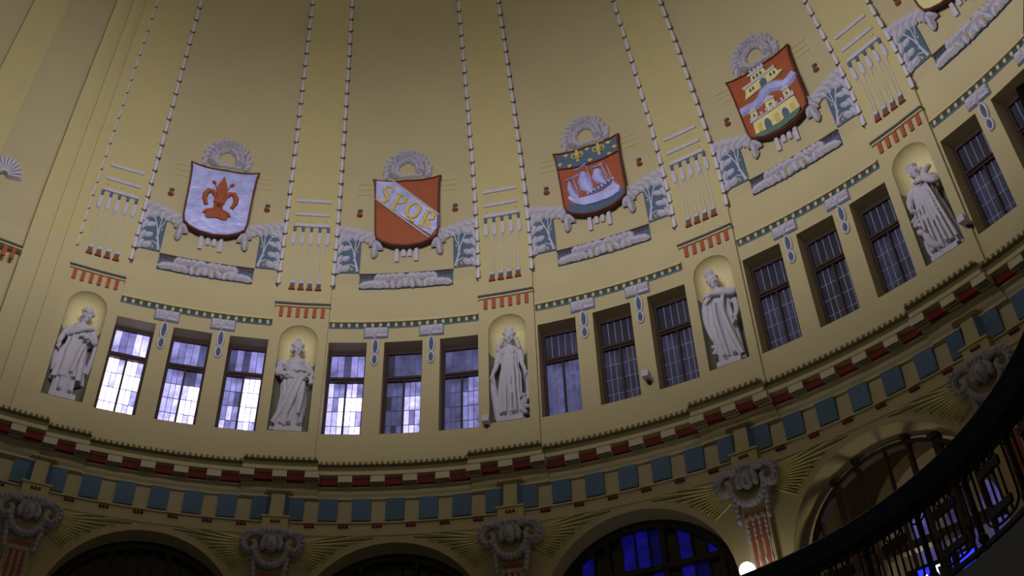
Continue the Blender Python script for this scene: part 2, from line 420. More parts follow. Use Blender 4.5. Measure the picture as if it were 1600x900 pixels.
obj('shadow_cove', cov, olive, tr)
# tiny dentils along the lip (too small to pick apart)
den = MB(ID)
for a, b, p in cpos:
    nn = int((b-a)/.024)
    for i in range(nn):
        c = a+(i+.5)*(b-a)/nn; sweep([(9.64-p, 10.262), (9.585-p, 10.255), (9.585-p, 10.215), (9.64-p, 10.205)], c-.0062, c+.0062, 1, 0, den)
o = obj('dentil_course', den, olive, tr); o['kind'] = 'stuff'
def proud(u):
    for a, b, p in cpos:
        if a <= u < b: return p
    return 0
def small_template(fn, name, mats): me = fn().mesh(name); [me.materials.append(m_) for m_ in mats]; return me
def radial_box(hw, r0, r1, z0, z1, ref):            # small box on the angle-0 meridian, relative to radius ref
    mb = MB(ID); P = [(s*hw*r/9.75, r-ref, z) for r in (r0, r1) for z in (z0, z1) for s in (-1, 1)]
    return mb.add(P, [(0, 2, 3, 1), (4, 5, 7, 6), (0, 1, 5, 4), (2, 6, 7, 3), (0, 4, 6, 2), (1, 3, 7, 5)])
mod_me = radial_box(.0305*UM, 9.67, 9.82, -.10, 0, 9.7).mesh('modillion'); mod_me.materials.append(cream)
red_me = radial_box(.0405*UM, 9.75, 9.82, -.10, 0, 9.7).mesh('red_panel'); red_me.materials.append(dred)
gm = MB(ID)
for i in range(5):
    for j in range(2):
        x = (i-2)*.036; y = -.02+.055*j
        gm.add([(x-.011, y, -.099), (x+.011, y, -.099), (x+.011, y+.045, -.099), (x-.011, y+.045, -.099), (x, y+.022, -.118)], [(0, 1, 4), (1, 2, 4), (2, 3, 4), (3, 0, 4)])
gut_me = gm.mesh('guttae'); gut_me.materials.append(leafd)
def put(name, me, u, r, z, parent, rx=0):
    a = TH0+u*BE; o = bpy.data.objects.new(name, me); COL.objects.link(o); o.parent = parent
    o.location = (r*sin(a), r*cos(a), z); o.rotation_euler = (rx, 0, -a); return o
k = -4
while k <= 36:
    u = k/7; p = proud(u-.0001 if k % 7 else u)
    mo = put('modillion', mod_me, u, 9.7-p, 10.088, tr)
    g = bpy.data.objects.new('guttae', gut_me); COL.objects.link(g); g.parent = mo
    u2 = (k+.5)/7; put('red_panel', red_me, u2, 9.7-proud(u2), 10.088, tr)
    k += 1
# frieze: ledge, blue panels, red guttae, line above the arches
fz = MB(ID)
for a, b in ((-1.0, 5.3),):
    sweep([(9.96, 9.50), (9.895, 9.50), (9.885, 9.49), (9.885, 9.475), (9.96, 9.47)], a, b, 100, 0, fz)
    sweep([(9.95, 9.305), (9.885, 9.30), (9.885, 9.285), (9.95, 9.28)], a, b, 100, 0, fz)
fr = tag(obj('trim_2', fz, trimm), kind='structure')
pb = MB(ID); P = []
X0 = .04*BE
for z in (9.525, 9.862):
    for i in range(5):
        a = -X0+2*X0*i/4
        P.append(((9.90)*sin(a), 9.90*cos(a)-9.9, z-9.5))
pb.add(P, [(i, i+1, 6+i, 5+i) for i in range(4)])
Q = [(x*1.0, y+.03, z) for x, y, z in P]
pb.add([P[0], P[5], P[9], P[4], Q[0], Q[5], Q[9], Q[4]], [(0, 1, 5, 4), (1, 2, 6, 5), (2, 3, 7, 6), (3, 0, 4, 7)])
pan_me = pb.mesh('blue_panel'); pan_me.materials.append(fblue)
gt = MB(ID)
for i in (-1, 0, 1):
    x = i*.048; gt.add([(x-.016, -.02, .005), (x+.016, -.02, .005), (x+.020, -.02, -.028), (x-.020, -.02, -.028), (x-.016, .02, .005), (x+.016, .02, .005), (x+.020, .02, -.028), (x-.020, .02, -.028)], [(0, 1, 2, 3), (4, 5, 1, 0), (3, 2, 6, 7), (4, 0, 3, 7), (1, 5, 6, 2)])
gt_me = gt.mesh('red_guttae'); gt_me.materials.append(dred)
for k in range(-7, 37):
    put('blue_panel', pan_me, (k+.5)/7, 9.9, 9.5, fr)
    put('red_guttae', gt_me, k/7, 9.9-(.10 if k % 7 == 0 else 0), 9.445, fr)
pil = MB(lambda x, z, d: W(x, z, d))
def prism(mb, xs, z0, z1, mi=0):                     # xs: [(x,d)...]
    n_ = len(xs); mb.add([(x, z0, d) for x, d in xs]+[(x, z1, d) for x, d in xs],
        [(i, i+1, n_+i+1, n_+i) for i in range(n_-1)]+[tuple(range(n_)), tuple(range(2*n_-1, n_-1, -1))], mi)
u_ = UM
prism(pil, [(-.0535*u_, -.02), (-.03*u_, .11), (.03*u_, .11), (.0535*u_, -.02)], 9.50, 9.99)
prism(pil, [(-.055*u_, -.02), (-.055*u_, .10), (.055*u_, .10), (.055*u_, -.02)], 9.28, 9.515)
prism(pil, [(-.062*u_, -.02), (-.062*u_, .125), (.062*u_, .125), (.062*u_, -.02)], 9.495, 9.52)
prism(pil, [(-.075*u_, -.02), (-.05*u_, .14), (.05*u_, .14), (.075*u_, -.02)], 9.9, 9.99)
prism(pil, [(-.052*u_, -.02), (-.052*u_, .07), (.052*u_, .07), (.052*u_, -.02)], 4.76, 9.29)
side = MB(lambda x, z, d: W(x, z, d))
for s in (-1, 1):
    side.add([(s*.0532*u_, 9.525, -.015), (s*.0535*u_, 9.86, -.015), (s*.031*u_, 9.86, .108), (s*.031*u_, 9.525, .108)], [(0, 1, 2, 3)])
for b in PILS:
    me = pil.mesh('lower_pilaster') if b == 0 else me0
    if b == 0: me0 = me; me.materials.append(panelm); sm0 = side.mesh('blue_return'); sm0.materials.append(fblue)
    o = bpy.data.objects.new('trim_%d' % (3+b), me0); COL.objects.link(o); o.rotation_euler = (0, 0, -(TH0+b*BE)); o['kind'] = 'structure'
    for q in (0,):
        s = bpy.data.objects.new('blue_return', sm0); COL.objects.link(s); s.parent = o; s.location = (0, -.004, 0)

# ------------------------------------------------------------------ names that single things out
SH = {0: 'fleur-de-lis shield', 1: 'SPQR shield', 2: 'ship shield', 3: 'castle shield', 4: 'cropped gold shield'}
ST = {0: 'leftmost wreathed statue', 1: 'bare-shouldered statue', 2: 'long-haired statue', 3: 'tower-crowned statue', 4: 'curly-haired statue', 5: 'right edge niche'}

# ------------------------------------------------------------------ windows
FD = -.27
def win_parts():
    fw = HWW*UM; z0, z1 = 10.998, 12.698; t0, t1 = 12.11, 12.20
    T = Tmpl('window', 0, z0, 0); e = .045
    fb = MB(); fb.box(-fw, -fw+e, z0, z1, FD-.06, FD+.03); fb.box(fw-e, fw, z0, z1, FD-.06, FD+.03); fb.box(-fw+e, fw-e, z1-e*1.3, z1, FD-.06, FD+.03); fb.box(-fw+e, fw-e, z0, z0+e*1.5, FD-.06, FD+.03)
    T.part('window_frame', wood, fb)
    tb = MB(); tb.box(-fw+e, fw-e, t0, t1, FD-.05, FD+.045); tb.box(-fw+e, fw-e, t0+.03, t0+.055, FD+.045, FD+.07); T.part('transom', wood, tb)
    mb = MB(); mb.box(-.014, .014, z0+e*1.5, t0, FD-.05, FD+.035); T.part('mullion', wood, mb)
    return T, fw, e, z0, z1, t0, t1
WT, fw, fe, wz0, wz1, t0, t1 = win_parts()
panes = []; came = MB()
zb, zt_ = wz0+fe*1.5, t0
for s in (-1, 1):
    xa, xb = (-fw+fe, -.014) if s < 0 else (.014, fw-fe)
    for i in range(3):
        for j in range(4):
            a = xa+(xb-xa)*i/3; b = xa+(xb-xa)*(i+1)/3; c = zb+(zt_-zb)*j/4; d = zb+(zt_-zb)*(j+1)/4
            panes.append((a, b, c, d, 0))
    for i in (1, 2): x = xa+(xb-xa)*i/3; came.box(x-.0045, x+.0045, zb, zt_, FD-.012, FD+.006)
    for j in (1, 2, 3): z = zb+(zt_-zb)*j/4; came.box(xa, xb, z-.0045, z+.0045, FD-.012, FD+.004)
for i in range(5):
    xa, xb = -fw+fe, fw-fe; a = xa+(xb-xa)*i/5; b = xa+(xb-xa)*(i+1)/5
    panes.append((a, b, t1, wz1-fe*1.3, 1))
    if i: came.box(a-.0045, a+.0045, t1, wz1-fe*1.3, FD-.012, FD+.006)
def pane_mesh(p):
    mb = MB(); g = .003
    mb.box(p[0]+g, p[1]-g, p[2]+g, p[3]-g, FD-.012, FD-.004); return mb.mesh('pane', WT.org)
pane_me = [pane_mesh(p) for p in panes]
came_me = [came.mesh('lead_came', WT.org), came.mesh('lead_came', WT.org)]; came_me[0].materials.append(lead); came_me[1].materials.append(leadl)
LEVEL = {(0, 0): (0, 0, 1), (0, 1): (1, 0, 2), (0, 2): (1, 0, 2), (1, 0): (1, 0, 2), (1, 1): (2, 1, 3), (1, 2): (3, 2, 3),
         (2, 0): (3, 3, 4), (2, 1): (4, 4, 5), (2, 2): (4, 4, 5), (3, 0): (4, 4, 5), (3, 1): (5, 5, 5), (3, 2): (4, 4, 5),
         (4, 0): (4, 4, 5), (4, 1): (4, 4, 5), (4, 2): (4, 4, 5)}   # glass of left casement, right casement, top light
WN = {0: 'left', 1: 'middle', 2: 'right'}
wn = 1; rw = random.Random(5)
for b in BAYS:
    for k in range(3):
        u = b+.5+(k-1)*WG; WT.name = 'window_%d' % wn; wn += 1
        o = WT.place(u, None, None); o['kind'] = 'structure'
        o['label'] = '%s window of the three under the %s, brown frame, leaded panes' % (WN[k], SH[b])
        lv = LEVEL[(b, k)]
        for p, me in zip(panes, pane_me):
            c = bpy.data.objects.new('pane', me); COL.objects.link(c); c.parent = o
            if not me.materials: me.materials.append(GL[0])
            gi = lv[2] if p[4] else (lv[0] if p[0] < -.02 else lv[1])
            if (b, k) == (0, 1) and not p[4] and p[2] > 11.6: gi = 2
            if (b, k) == (0, 0) and not p[4] and p[2] > 11.9 and p[0] > .15: gi = 1
            if (b, k) == (0, 2) and not p[4] and p[0] < -.02: gi = 2 if p[2] > 11.5 else 1
            if (b, k) == (1, 0) and not p[4]: gi = 1 if p[2] > 11.6 or p[0] < -.1 else 0
            if (b, k) == (1, 1) and not p[4] and (p[2] > 11.6 or p[0] < -.02): gi = 3 if p[0] < -.02 else 2
            if b < 2 and rw.random() < .2: gi = min(5, gi+1)
            c.material_slots[0].link = 'OBJECT'; c.material_slots[0].material = GL[gi]
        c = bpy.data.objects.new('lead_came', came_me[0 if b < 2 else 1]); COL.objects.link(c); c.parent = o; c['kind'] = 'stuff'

# ------------------------------------------------------------------ meander rail and T brackets
R_ = Tmpl('meander_rail', 0, 13.0, 0)
hm = .361*UM
rb = MB()
for i in range(12):
    a, b = -hm+2*hm*i/12, -hm+2*hm*(i+1)/12
    rb.box(a, b, 13.10, 13.125, -.01, .035); rb.box(a, b, 13.06, 13.085, -.01, .06)
R_.part('moulding', trimm, rb)
bk = MB()
for i in range(12):
    a, b = -hm+2*hm*i/12, -hm+2*hm*(i+1)/12; bk.box(a, b, 12.99, 13.06, -.01, .02, 0); bk.box(a, b, 12.972, 12.992, -.01, .014, 1)
R_.part('band', [teal, lblue], bk)
nblk = 19
for i in range(nblk):
    x = -hm+2*hm*(i+.5)/nblk; q = MB(); q.box(x-.022, x+.022, 12.985, 13.055, 0, .035); R_.part('block', trimm, q)
TB = Tmpl('bracket_ornament', 0, 12.9, 0)
q = MB(); q.box(-.058*u_-.004, .058*u_+.004, 12.775, 12.985, -.01, .018); q.blob(0, 12.60, .078, .185, .010, 0, -.004, n=14); q.blob(0, 12.345, .075, .135, .010, 0, -.004, n=14); TB.part('backing', lblue, q)
q = MB(); q.box(-.054*u_, .054*u_, 12.795, 12.97, .01, .035)
rr = random.Random(3)
for i in range(9): q.blob(-.15+.3*i/8, 12.88+rr.uniform(-.04, .04), .035, .07, .05, rr.uniform(-.5, .5), .02)
TB.part('leaf_head', white, q)
q = MB()
for cz, hz in ((12.60, .15), (12.345, .10)):
    q.ribbon([(.05*sin(2*pi*i/12), cz+hz*cos(2*pi*i/12)) for i in range(12)], .034, 0.01, .035, closed=True)
TB.part('loop', whiteb, q)
q = MB()
for cz, hz in ((12.60, .115), (12.345, .07)): q.blob(0, cz, .026, hz, .014, 0, .015)
TB.part('lozenge', blue, q)
for b in BAYS:
    R_.place(b+.5, 'blue and gold dentilled rail over the three windows below the %s' % SH[b], 'moulding')
    for s, nm in ((-1, 'left'), (1, 'right')):
        TB.place(b+.5+s*.1335, 'white T-shaped leaf ornament, %s of two between windows below the %s' % (nm, SH[b]), 'ornament', None)

# ------------------------------------------------------------------ pilaster ornaments
PR = Tmpl('pilaster_ornament', 0, 14.5, .05)
for z in (15.475, 15.222):
    q = MB(); q.box(-.09*u_, 0, z-.026, z+.026, .04, .075); q.box(0, .09*u_, z-.026, z+.026, .04, .075); PR.part('cross_bar', white, q)
q = MB(); q.box(-.09*u_, 0, 14.985, 15.04, .04, .085); q.box(0, .09*u_, 14.985, 15.04, .04, .085); PR.part('header_bar', white, q)
for x in (-.075, 0, .075):
    q = MB(); q.blob(x*u_, 15.12, .02, .03, .02, 0, .05); PR.part('gilt_stud', gold, q)
for i in range(5):
    x = (i-2)*.0435*u_
    q = MB(); q.plate([(x-.03, 14.985), (x+.03, 14.985), (x+.022, 14.90), (x-.022, 14.90)], .04, .075); PR.part('blue_cap', blue, q)
    q = MB(); q.plate([(x-.018, 14.90), (x+.018, 14.90), (x+.042, 14.80), (x+.042, 14.68), (x+.02, 14.63), (x-.02, 14.63), (x-.042, 14.68), (x-.042, 14.80)], .04, .08, inset=.15); PR.part('pendant', white, q)
for i in range(4):
    x = (i-1.5)*.0435*u_
    for s in (-1, 1):
        q = MB(); q.ribbon([(x+s*.050, 14.72), (x+s*.03, 14.4), (x+s*.024, 13.86)], .02, .045, .065); PR.part('cord', white, q)
    q = MB(); q.box(x-.04, x+.04, 13.83, 13.88, .045, .085, 0); q.box(x-.036, x+.036, 13.785, 13.83, .045, .08, 1)
    q.plate([(x-.03, 13.785), (x+.03, 13.785), (x+.055, 13.70), (x-.055, 13.70)], .045, .085, 2); PR.part('bell', [white, blue, bellm], q)
DR = Tmpl('drip_ornament', 0, 13.3, .05)
q = MB(); q.box(-.136*u_, 0, 13.335, 13.375, .0, .085, 1); q.box(0, .136*u_, 13.335, 13.375, .0, .085, 1); q.box(-.137*u_, 0, 13.362, 13.402, .0, .10, 0); q.box(0, .137*u_, 13.362, 13.402, .0, .10, 0)
DR.part('ledge', [slate, trimm], q)
for i in range(6):
    x = (i-2.5)*.0405*u_; q = MB(); q.box(x-.03, x+.03, 13.13, 13.34, .045, .075); DR.part('red_bar', bred, q)
for b in list(PILS):
    PR.place(b, 'white fringe with hanging cords on the pilaster above the %s' % ST[b], 'ornament')
    DR.place(b, 'dark ledge with six red drips directly above the niche of the %s' % ST[b], 'ornament')
DR.place(-.5, 'dark ledge with red drips cut by the left edge of the picture', 'ornament')
# bellflower garlands down both sides of each pilaster
bf = MB(ID)
def bell_mesh(L):
    mb = MB(ID); prof_ = [(0, .010), (.2*L, .026), (.55*L, .037), (.8*L, .032), (L, .014)]
    P = []; n_ = 7
    for zz, r in prof_:
        for i in range(n_): P.append((r*cos(2*pi*i/n_), -abs(r*.9)*1+r*.9*sin(2*pi*i/n_)*1, -zz+L))
    F = [(l*n_+i, l*n_+(i+1) % n_, (l+1)*n_+(i+1) % n_, (l+1)*n_+i) for l in range(len(prof_)-1) for i in range(n_)]
    F += [tuple(range(n_)), tuple(range(len(P)-1, len(P)-n_-1, -1))]
    mb.add(P, F, 0, True)
    for s in (-1, 1):                                # dark leaves at the knot
        mb.add([(0, -.02, L*.04), (s*.052, -.02, L*.17), (s*.046, -.01, L*.07), (s*.01, -.01, -.03*L), (0, -.05, L*.04)], [(0, 1, 2, 3), (4, 1, 2, 3), (0, 1, 4), (0, 3, 4)], 1)
    return mb
bme = bell_mesh(.27).mesh('bellflower'); bme.materials.append(whiteb); bme.materials.append(leafd)
for b in PILS:
    for s, nm in ((-1, 'left'), (1, 'right')):
        if b == 5 and s > 0: continue
        u = b+s*.1345; a = TH0+u*BE; z = 13.79
        root = bpy.data.objects.new('bellflower_garland', None); COL.objects.link(root)
        r0 = prof(z)-.03; root.location = (r0*sin(a), r0*cos(a), z); root.rotation_euler = (0, 0, -a); root.empty_display_size = .1
        tag(root, 'white bellflower garland up the %s pilaster edge over the %s' % (nm, ST[b]), 'garland', 'bellflower garlands on the pilasters')
        while z < (20.6 if b < 4 else 18):
            r = prof(z)-.03; r2 = prof(z+.26)-.03; dz = .26
            tilt = math.atan2(r-r2, dz); L_ = .262*cos(tilt)
            c = bpy.data.objects.new('bellflower', bme); COL.objects.link(c); c.parent = root
            c.location = (0, r-r0, z-13.79); c.rotation_euler = (tilt, 0, 0)
            z += .26*cos(tilt)

# ------------------------------------------------------------------ bay ornaments
def leaves(mb, pts, rx, rz, h, d0=.02, mi=0):
    for x, z, a in pts: mb.blob(x, z, rx*rr.uniform(.85, 1.15), rz*rr.uniform(.85, 1.15), h, a, d0, mi, pt=.3)
WR = Tmpl('wreath', 0, 16.1, .05)
q = MB(); cz = 16.10
for i in range(15):
    a = radians(-14+208*i/14); k_ = 1-.25*sin(a) if a > 0 else 1
    for lay in (0, 1, 2):
        r_ = (.155, .115, .075)[lay]*k_; ax = .235+r_*(1, .25, -.5)[lay]; az = .215+r_*(1, .25, -.5)[lay]
        q.leaf(ax*cos(a+.1*lay), cz+az*sin(a+.1*lay), .055*k_, .085*k_, (.07, .13, .08)[lay]+.03*rr.random(), a-pi/2+rr.uniform(.3, 1.1)*(1 if lay == 0 else -1), .0, pt=.6)
WR.part('leaf_ring', white, q)
q = MB()
for i in range(8): q.leaf(-.24+.48*i/7, 15.99+.01*(i % 2), .035, .06, .06, 1.4*(-1)**i, .0)
WR.part('tie_band', white, q)
FO = {}
for s in (-1, 1):
    T = Tmpl('corner_foliage', s*.3*u_, 14.5, 0)
    X = lambda u: s*(.5-u)*u_                        # u measured from the left pilaster, mirrored for s=+1... 
    q = MB()
    q.plate([(X(.137), 14.13), (X(.137), 15.0), (X(.262), 14.90), (X(.262), 14.13)][::-1], 0, .015); T.part('blue_ground', blue, q)
    q = MB()
    for i in range(4):
        z = 14.20+.2*i
        q.leaf(X(.158), z, .065, .11, .08, s*.4, .01, pt=.5); q.leaf(X(.188), z+.02, .07, .10, .07, s*1.2, .01, pt=.6); q.leaf(X(.150), z+.10, .04, .08, .05, -s*.6, .01)
    T.part('leaf_column', white, q)
    q = MB()
    for i in range(6):
        t = i/5; q.leaf(X(.150+.19*t), 14.98-.07*t-.10*t*t, .085, .11, .10, s*(1.2+.3*rr.uniform(-1, 1)), .01, pt=.4)
    for i in range(5):
        t = i/4; q.leaf(X(.17+.13*t), 14.88-.08*t, .06, .08, .07, s*(.6+rr.uniform(-.3, .3)), .01, pt=.4)
    for dx, dz, a in ((.335, 14.85, .3), (.352, 14.76, -.5), (.325, 14.74, .7), (.335, 14.62, 0), (.35, 14.66, -.8), (.332, 14.53, .1)):
        q.leaf(X(dx), dz, .065, .115, .13, s*a, .02, pt=.5)
    T.part('leaf_arm', white, q)
    q = MB()
    q.ribbon([(X(.252), 14.14), (X(.238), 14.35), (X(.225), 14.55), (X(.205), 14.72), (X(.18), 14.85)], [.07, .05, .04, .035, .02], .01, .045)
    q.ribbon([(X(.236), 14.42), (X(.232), 14.62), (X(.236), 14.85)], [.04, .03, .02], .01, .04)
    q.ribbon([(X(.228), 14.52), (X(.248), 14.68), (X(.258), 14.84)], [.03, .03, .02], .01, .04)
    q.ribbon([(X(.236), 14.35), (X(.21), 14.47), (X(.185), 14.5)], [.04, .03, .02], .01, .04)
    q.ribbon([(X(.242), 14.25), (X(.215), 14.30), (X(.19), 14.28)], [.04, .03, .02], .01, .04)
    q.ribbon([(X(.26), 14.80), (X(.29), 14.86), (X(.32), 14.78)], [.02, .025, .02], .0, .03)
    T.part('branch', white, q)
    for dx, dz in ((.245, 14.56), (.222, 14.2), (.30, 14.76)):
        q = MB(); q.blob(X(dx), dz, .026, .038, .04, 0, .01); T.part('gilt_berry', gold, q)
    FO[s] = T
PQ = Tmpl('floral_plaque', 0, 13.92, 0)
q = MB()
for i in range(4): q.box(-.235*u_+.1175*u_*i, -.235*u_+.1175*u_*(i+1), 13.785, 14.075, -.01, .025)
PQ.part('blue_ground', blue, q)
q = MB()
for s in (-1, 1):
    for i in range(5): q.leaf(s*(.68-.07*i), 13.87+.03*rr.uniform(-1, 1), .075, .11, .09, s*1.2, .02, pt=.4)
    for i in range(6): q.leaf(s*(.46-.08*i), 14.0-.02*rr.random(), .075, .085, .11, s*rr.uniform(.6, 1.6), .02, pt=.3)
    for i in range(4): q.leaf(s*(.46-.12*i), 13.86, .06, .10, .085, s*rr.uniform(-.9, .9), .02, pt=.5)
    q.ribbon([(s*.05, 13.83), (s*.2, 13.9), (s*.35, 13.86)], .03, .02, .06)
q.leaf(0, 13.88, .09, .10, .11, 0, .02); q.leaf(-.07, 14.0, .07, .1, .1, .8, .02); q.leaf(.07, 14.0, .07, .1, .1, -.8, .02)
PQ.part('leafage', white, q)
for x in (-.38, -.16, .16, .38):
    q = MB(); q.blob(x, 13.865, .028, .032, .085, 0, .02); PQ.part('gilt_berry', gold, q)
for s in (-1, 1):
    for i in range(6):
        x = s*(.745-.045*i); q = MB(); q.box(x-.012, x+.012, 14.0, 14.07, .02, .04); PQ.part('red_tooth', rimm, q)
q = MB()
for i in range(4): q.box(-.237*u_+.1185*u_*i, -.237*u_+.1185*u_*(i+1), 14.072, 14.09, -.01, .045)
PQ.part('top_edge', slate, q)
TS = Tmpl('tassel_group', 0, 14.5, 0)
for x, zb_ in ((-.052, 14.335), (-.017, 14.44), (.014, 14.437), (.048, 14.336)):
    q = MB(); q.plate([(x*u_-.034, zb_), (x*u_-.03, 14.66), (x*u_+.03, 14.66), (x*u_+.034, zb_)][::-1], 0, .05); TS.part('tassel', white, q)
BD = Tmpl('bud_ornament', 0, 15.3, 0)
q = MB(); q.box(-.035, .045, 15.34, 15.375, 0, .03); BD.part('blue_cap', slate, q)
q = MB(); q.blob(-.02, 15.28, .034, .045, .045, .4); q.blob(.022, 15.275, .03, .04, .04, -.4); q.box(-.012, .012, 15.29, 15.34, 0, .03); BD.part('red_bud', bellm, q)
RL = Tmpl('ridge_lines', 0, 15.78, 0)
for z in (15.88, 15.78, 15.68):
    q = MB(); q.ribbon([(-.135, z), (.135, z)], .05, 0, .014); RL.part('ridge', panelm, q)
SR = Tmpl('spandrel', 0, 9.2, 0)
for b in BAYS:
    s = SH[b]
    WR.place(b+.5, 'white plaster laurel wreath arching over the %s' % s, 'wreath')
    FO[1].place(b+.5, 'white leafy corner relief on blue, left of the %s' % s, 'relief')
    FO[-1].place(b+.5, 'white leafy corner relief on blue, right of the %s' % s, 'relief')
    PQ.place(b+.5, 'long white leaf and berry plaque under the %s' % s, 'plaque')
    TS.place(b+.5, 'four short white tabs hanging below the %s' % s, 'ornament')
    for sg, nm in ((-1, 'left'), (1, 'right')):
        BD.place(b+.5+sg*.254, 'small red bud with slate cap beside the %s, on its %s' % (s, nm), 'ornament')
        RL.place(b+.5+sg*.227, 'three raised ochre lines at upper %s of the %s' % (nm, s), 'moulding')

# ------------------------------------------------------------------ shields
TR, TZ, BR, BZ = 9.53, 15.915, 9.83, 14.55
SHH = math.hypot(TZ-BZ, TR-BR); SW = .58
ny = (BR-TR)/SHH                                     # lean
def SM(x, y, d):                                     # shield plane: x right, y up from the bottom point, d towards the room
    t = y/SHH
    r = BR+(TR-BR)*t-d*(TZ-BZ)/SHH; z = BZ+(TZ-BZ)*t-d*(BR-TR)/SHH
    return (x, r, z)
OUT = [(-.60, 1), (-.48, .975), (-.3, .955), (-.12, .952), (0, .958), (.12, .952), (.3, .955), (.48, .975), (.60, 1), (.575, .92), (.56, .7), (.555, .45), (.55, .22), (.52, .13), (.42, .075), (.25, .025), (0, 0), (-.25, .025), (-.42, .075), (-.52, .13), (-.55, .22), (-.555, .45), (-.56, .7), (-.575, .92)]
OUT = [(x*SW/.58, y*SHH) for x, y in OUT]
def shrink(k): return [(x*(1-k/.56), SHH*.5+(y-SHH*.5)*(1-k*1.1/(SHH*.5))) for x, y in OUT]
IN = shrink(.032)
def E(px, py):                                       # emblem units: screen-like isotropic, 360 wide, 387 tall, centre of base at (0,0), y up
    return (px*1.16/360, py*SHH/387)
def EP(L): return [E(*p) for p in L]
def shield(b, field, label, build):
    global SHT
    T = Tmpl('heraldic_shield', 0, 15.1, .3); T.org = SM(0, SHH*.5, 0)
    q = MB(SM); q.plate(OUT, -.05, 0); T.part('back_board', rimm, q)
    q = MB(SM); n_ = len(OUT)
    P = [(x, y, 0) for x, y in OUT]+[(x*.985, SHH*.5+(y-SHH*.5)*.985, .035) for x, y in OUT]+[(x, y, .035) for x, y in IN]+[(x, y, .005) for x, y in IN]
    q.add(P, [(l*n_+i, l*n_+(i+1) % n_, (l+1)*n_+(i+1) % n_, (l+1)*n_+i) for l in range(3) for i in range(n_)]); T.part('rim', rimm, q)
    q = MB(SM); q.plate(IN, 0, .012); T.part('field', field, q)
    build(T); T.place(b+.5, label, 'shield')
def fleur(q, cx, cy, s, d0, d1, mi=0, simple=False):
    f = lambda L: [E(cx+x*s, cy+y*s) for x, y in L]
    if simple: q.plate(f([(0, 122), (14, 95), (27, 62), (24, 30), (12, 0), (-12, 0), (-24, 30), (-27, 62), (-14, 95)]), d0, d1, mi, .12)
    else: q.plate(f([(0, 125), (12, 98), (26, 68), (29, 44), (22, 12), (12, -20), (10, -62), (-10, -62), (-12, -20), (-22, 12), (-29, 44), (-26, 68), (-12, 98)]), d0, d1, mi, .06)
    for g in (-1, 1):
        if simple: q.ribbon(f([(g*8, -20), (g*12, 10), (g*24, 40), (g*45, 58), (g*68, 50), (g*76, 28), (g*64, 4), (g*56, -8), (g*60, -20)]), [E(v*s, 0)[0] for v in (10, 13, 20, 28, 34, 32, 22, 14, 8)], d0, d1, mi)
        else:
            q.ribbon(f([(g*14, -68), (g*16, -30), (g*26, 6), (g*44, 30), (g*66, 32), (g*80, 12), (g*82, -14), (g*72, -36), (g*66, -48)]), [E(v*s, 0)[0] for v in (10, 13, 20, 30, 34, 32, 28, 22, 24)], d0, d1, mi)
            q.ribbon(f([(g*22, 12), (g*27, 44), (g*36, 64), (g*44, 76)]), E(6*s, 0)[0], d0, d1*.7, mi)
            q.blob(*E(cx+g*48*s, cy+80*s), E(14*s, 0)[0], E(11*s, 0)[0], d1-d0, g*.7, d0, mi)
    if simple:
        q.plate(f([(-40, 2), (40, 2), (40, -16), (-40, -16)][::-1]), d0, d1, mi); q.plate(f([(-10, -16), (10, -16), (24, -56), (0, -70), (-24, -56)][::-1]), d0, d1, mi, .1)
def em_fleur(T):
    q = MB(SM); fleur(q, 4, 208, 1, .012, .05); T.part('fleur_de_lis', terra, q)
    q = MB(SM); q.plate(EP([(-30, 178), (-26, 195), (26, 195), (30, 178)][::-1]), .012, .055); q.plate(EP([(-24, 150), (-26, 176), (26, 176), (24, 150)][::-1]), .012, .05)
    q.ribbon(EP([(-66, 112), (-60, 128), (-30, 138), (0, 150), (30, 138), (60, 128), (66, 112)]), E(22, 0)[0], .012, .05)
    q.plate(EP([(-58, 98), (-50, 134), (0, 150), (50, 134), (58, 98), (44, 90), (0, 98), (-44, 90)][::-1]), .012, .045); T.part('foot', terra, q)
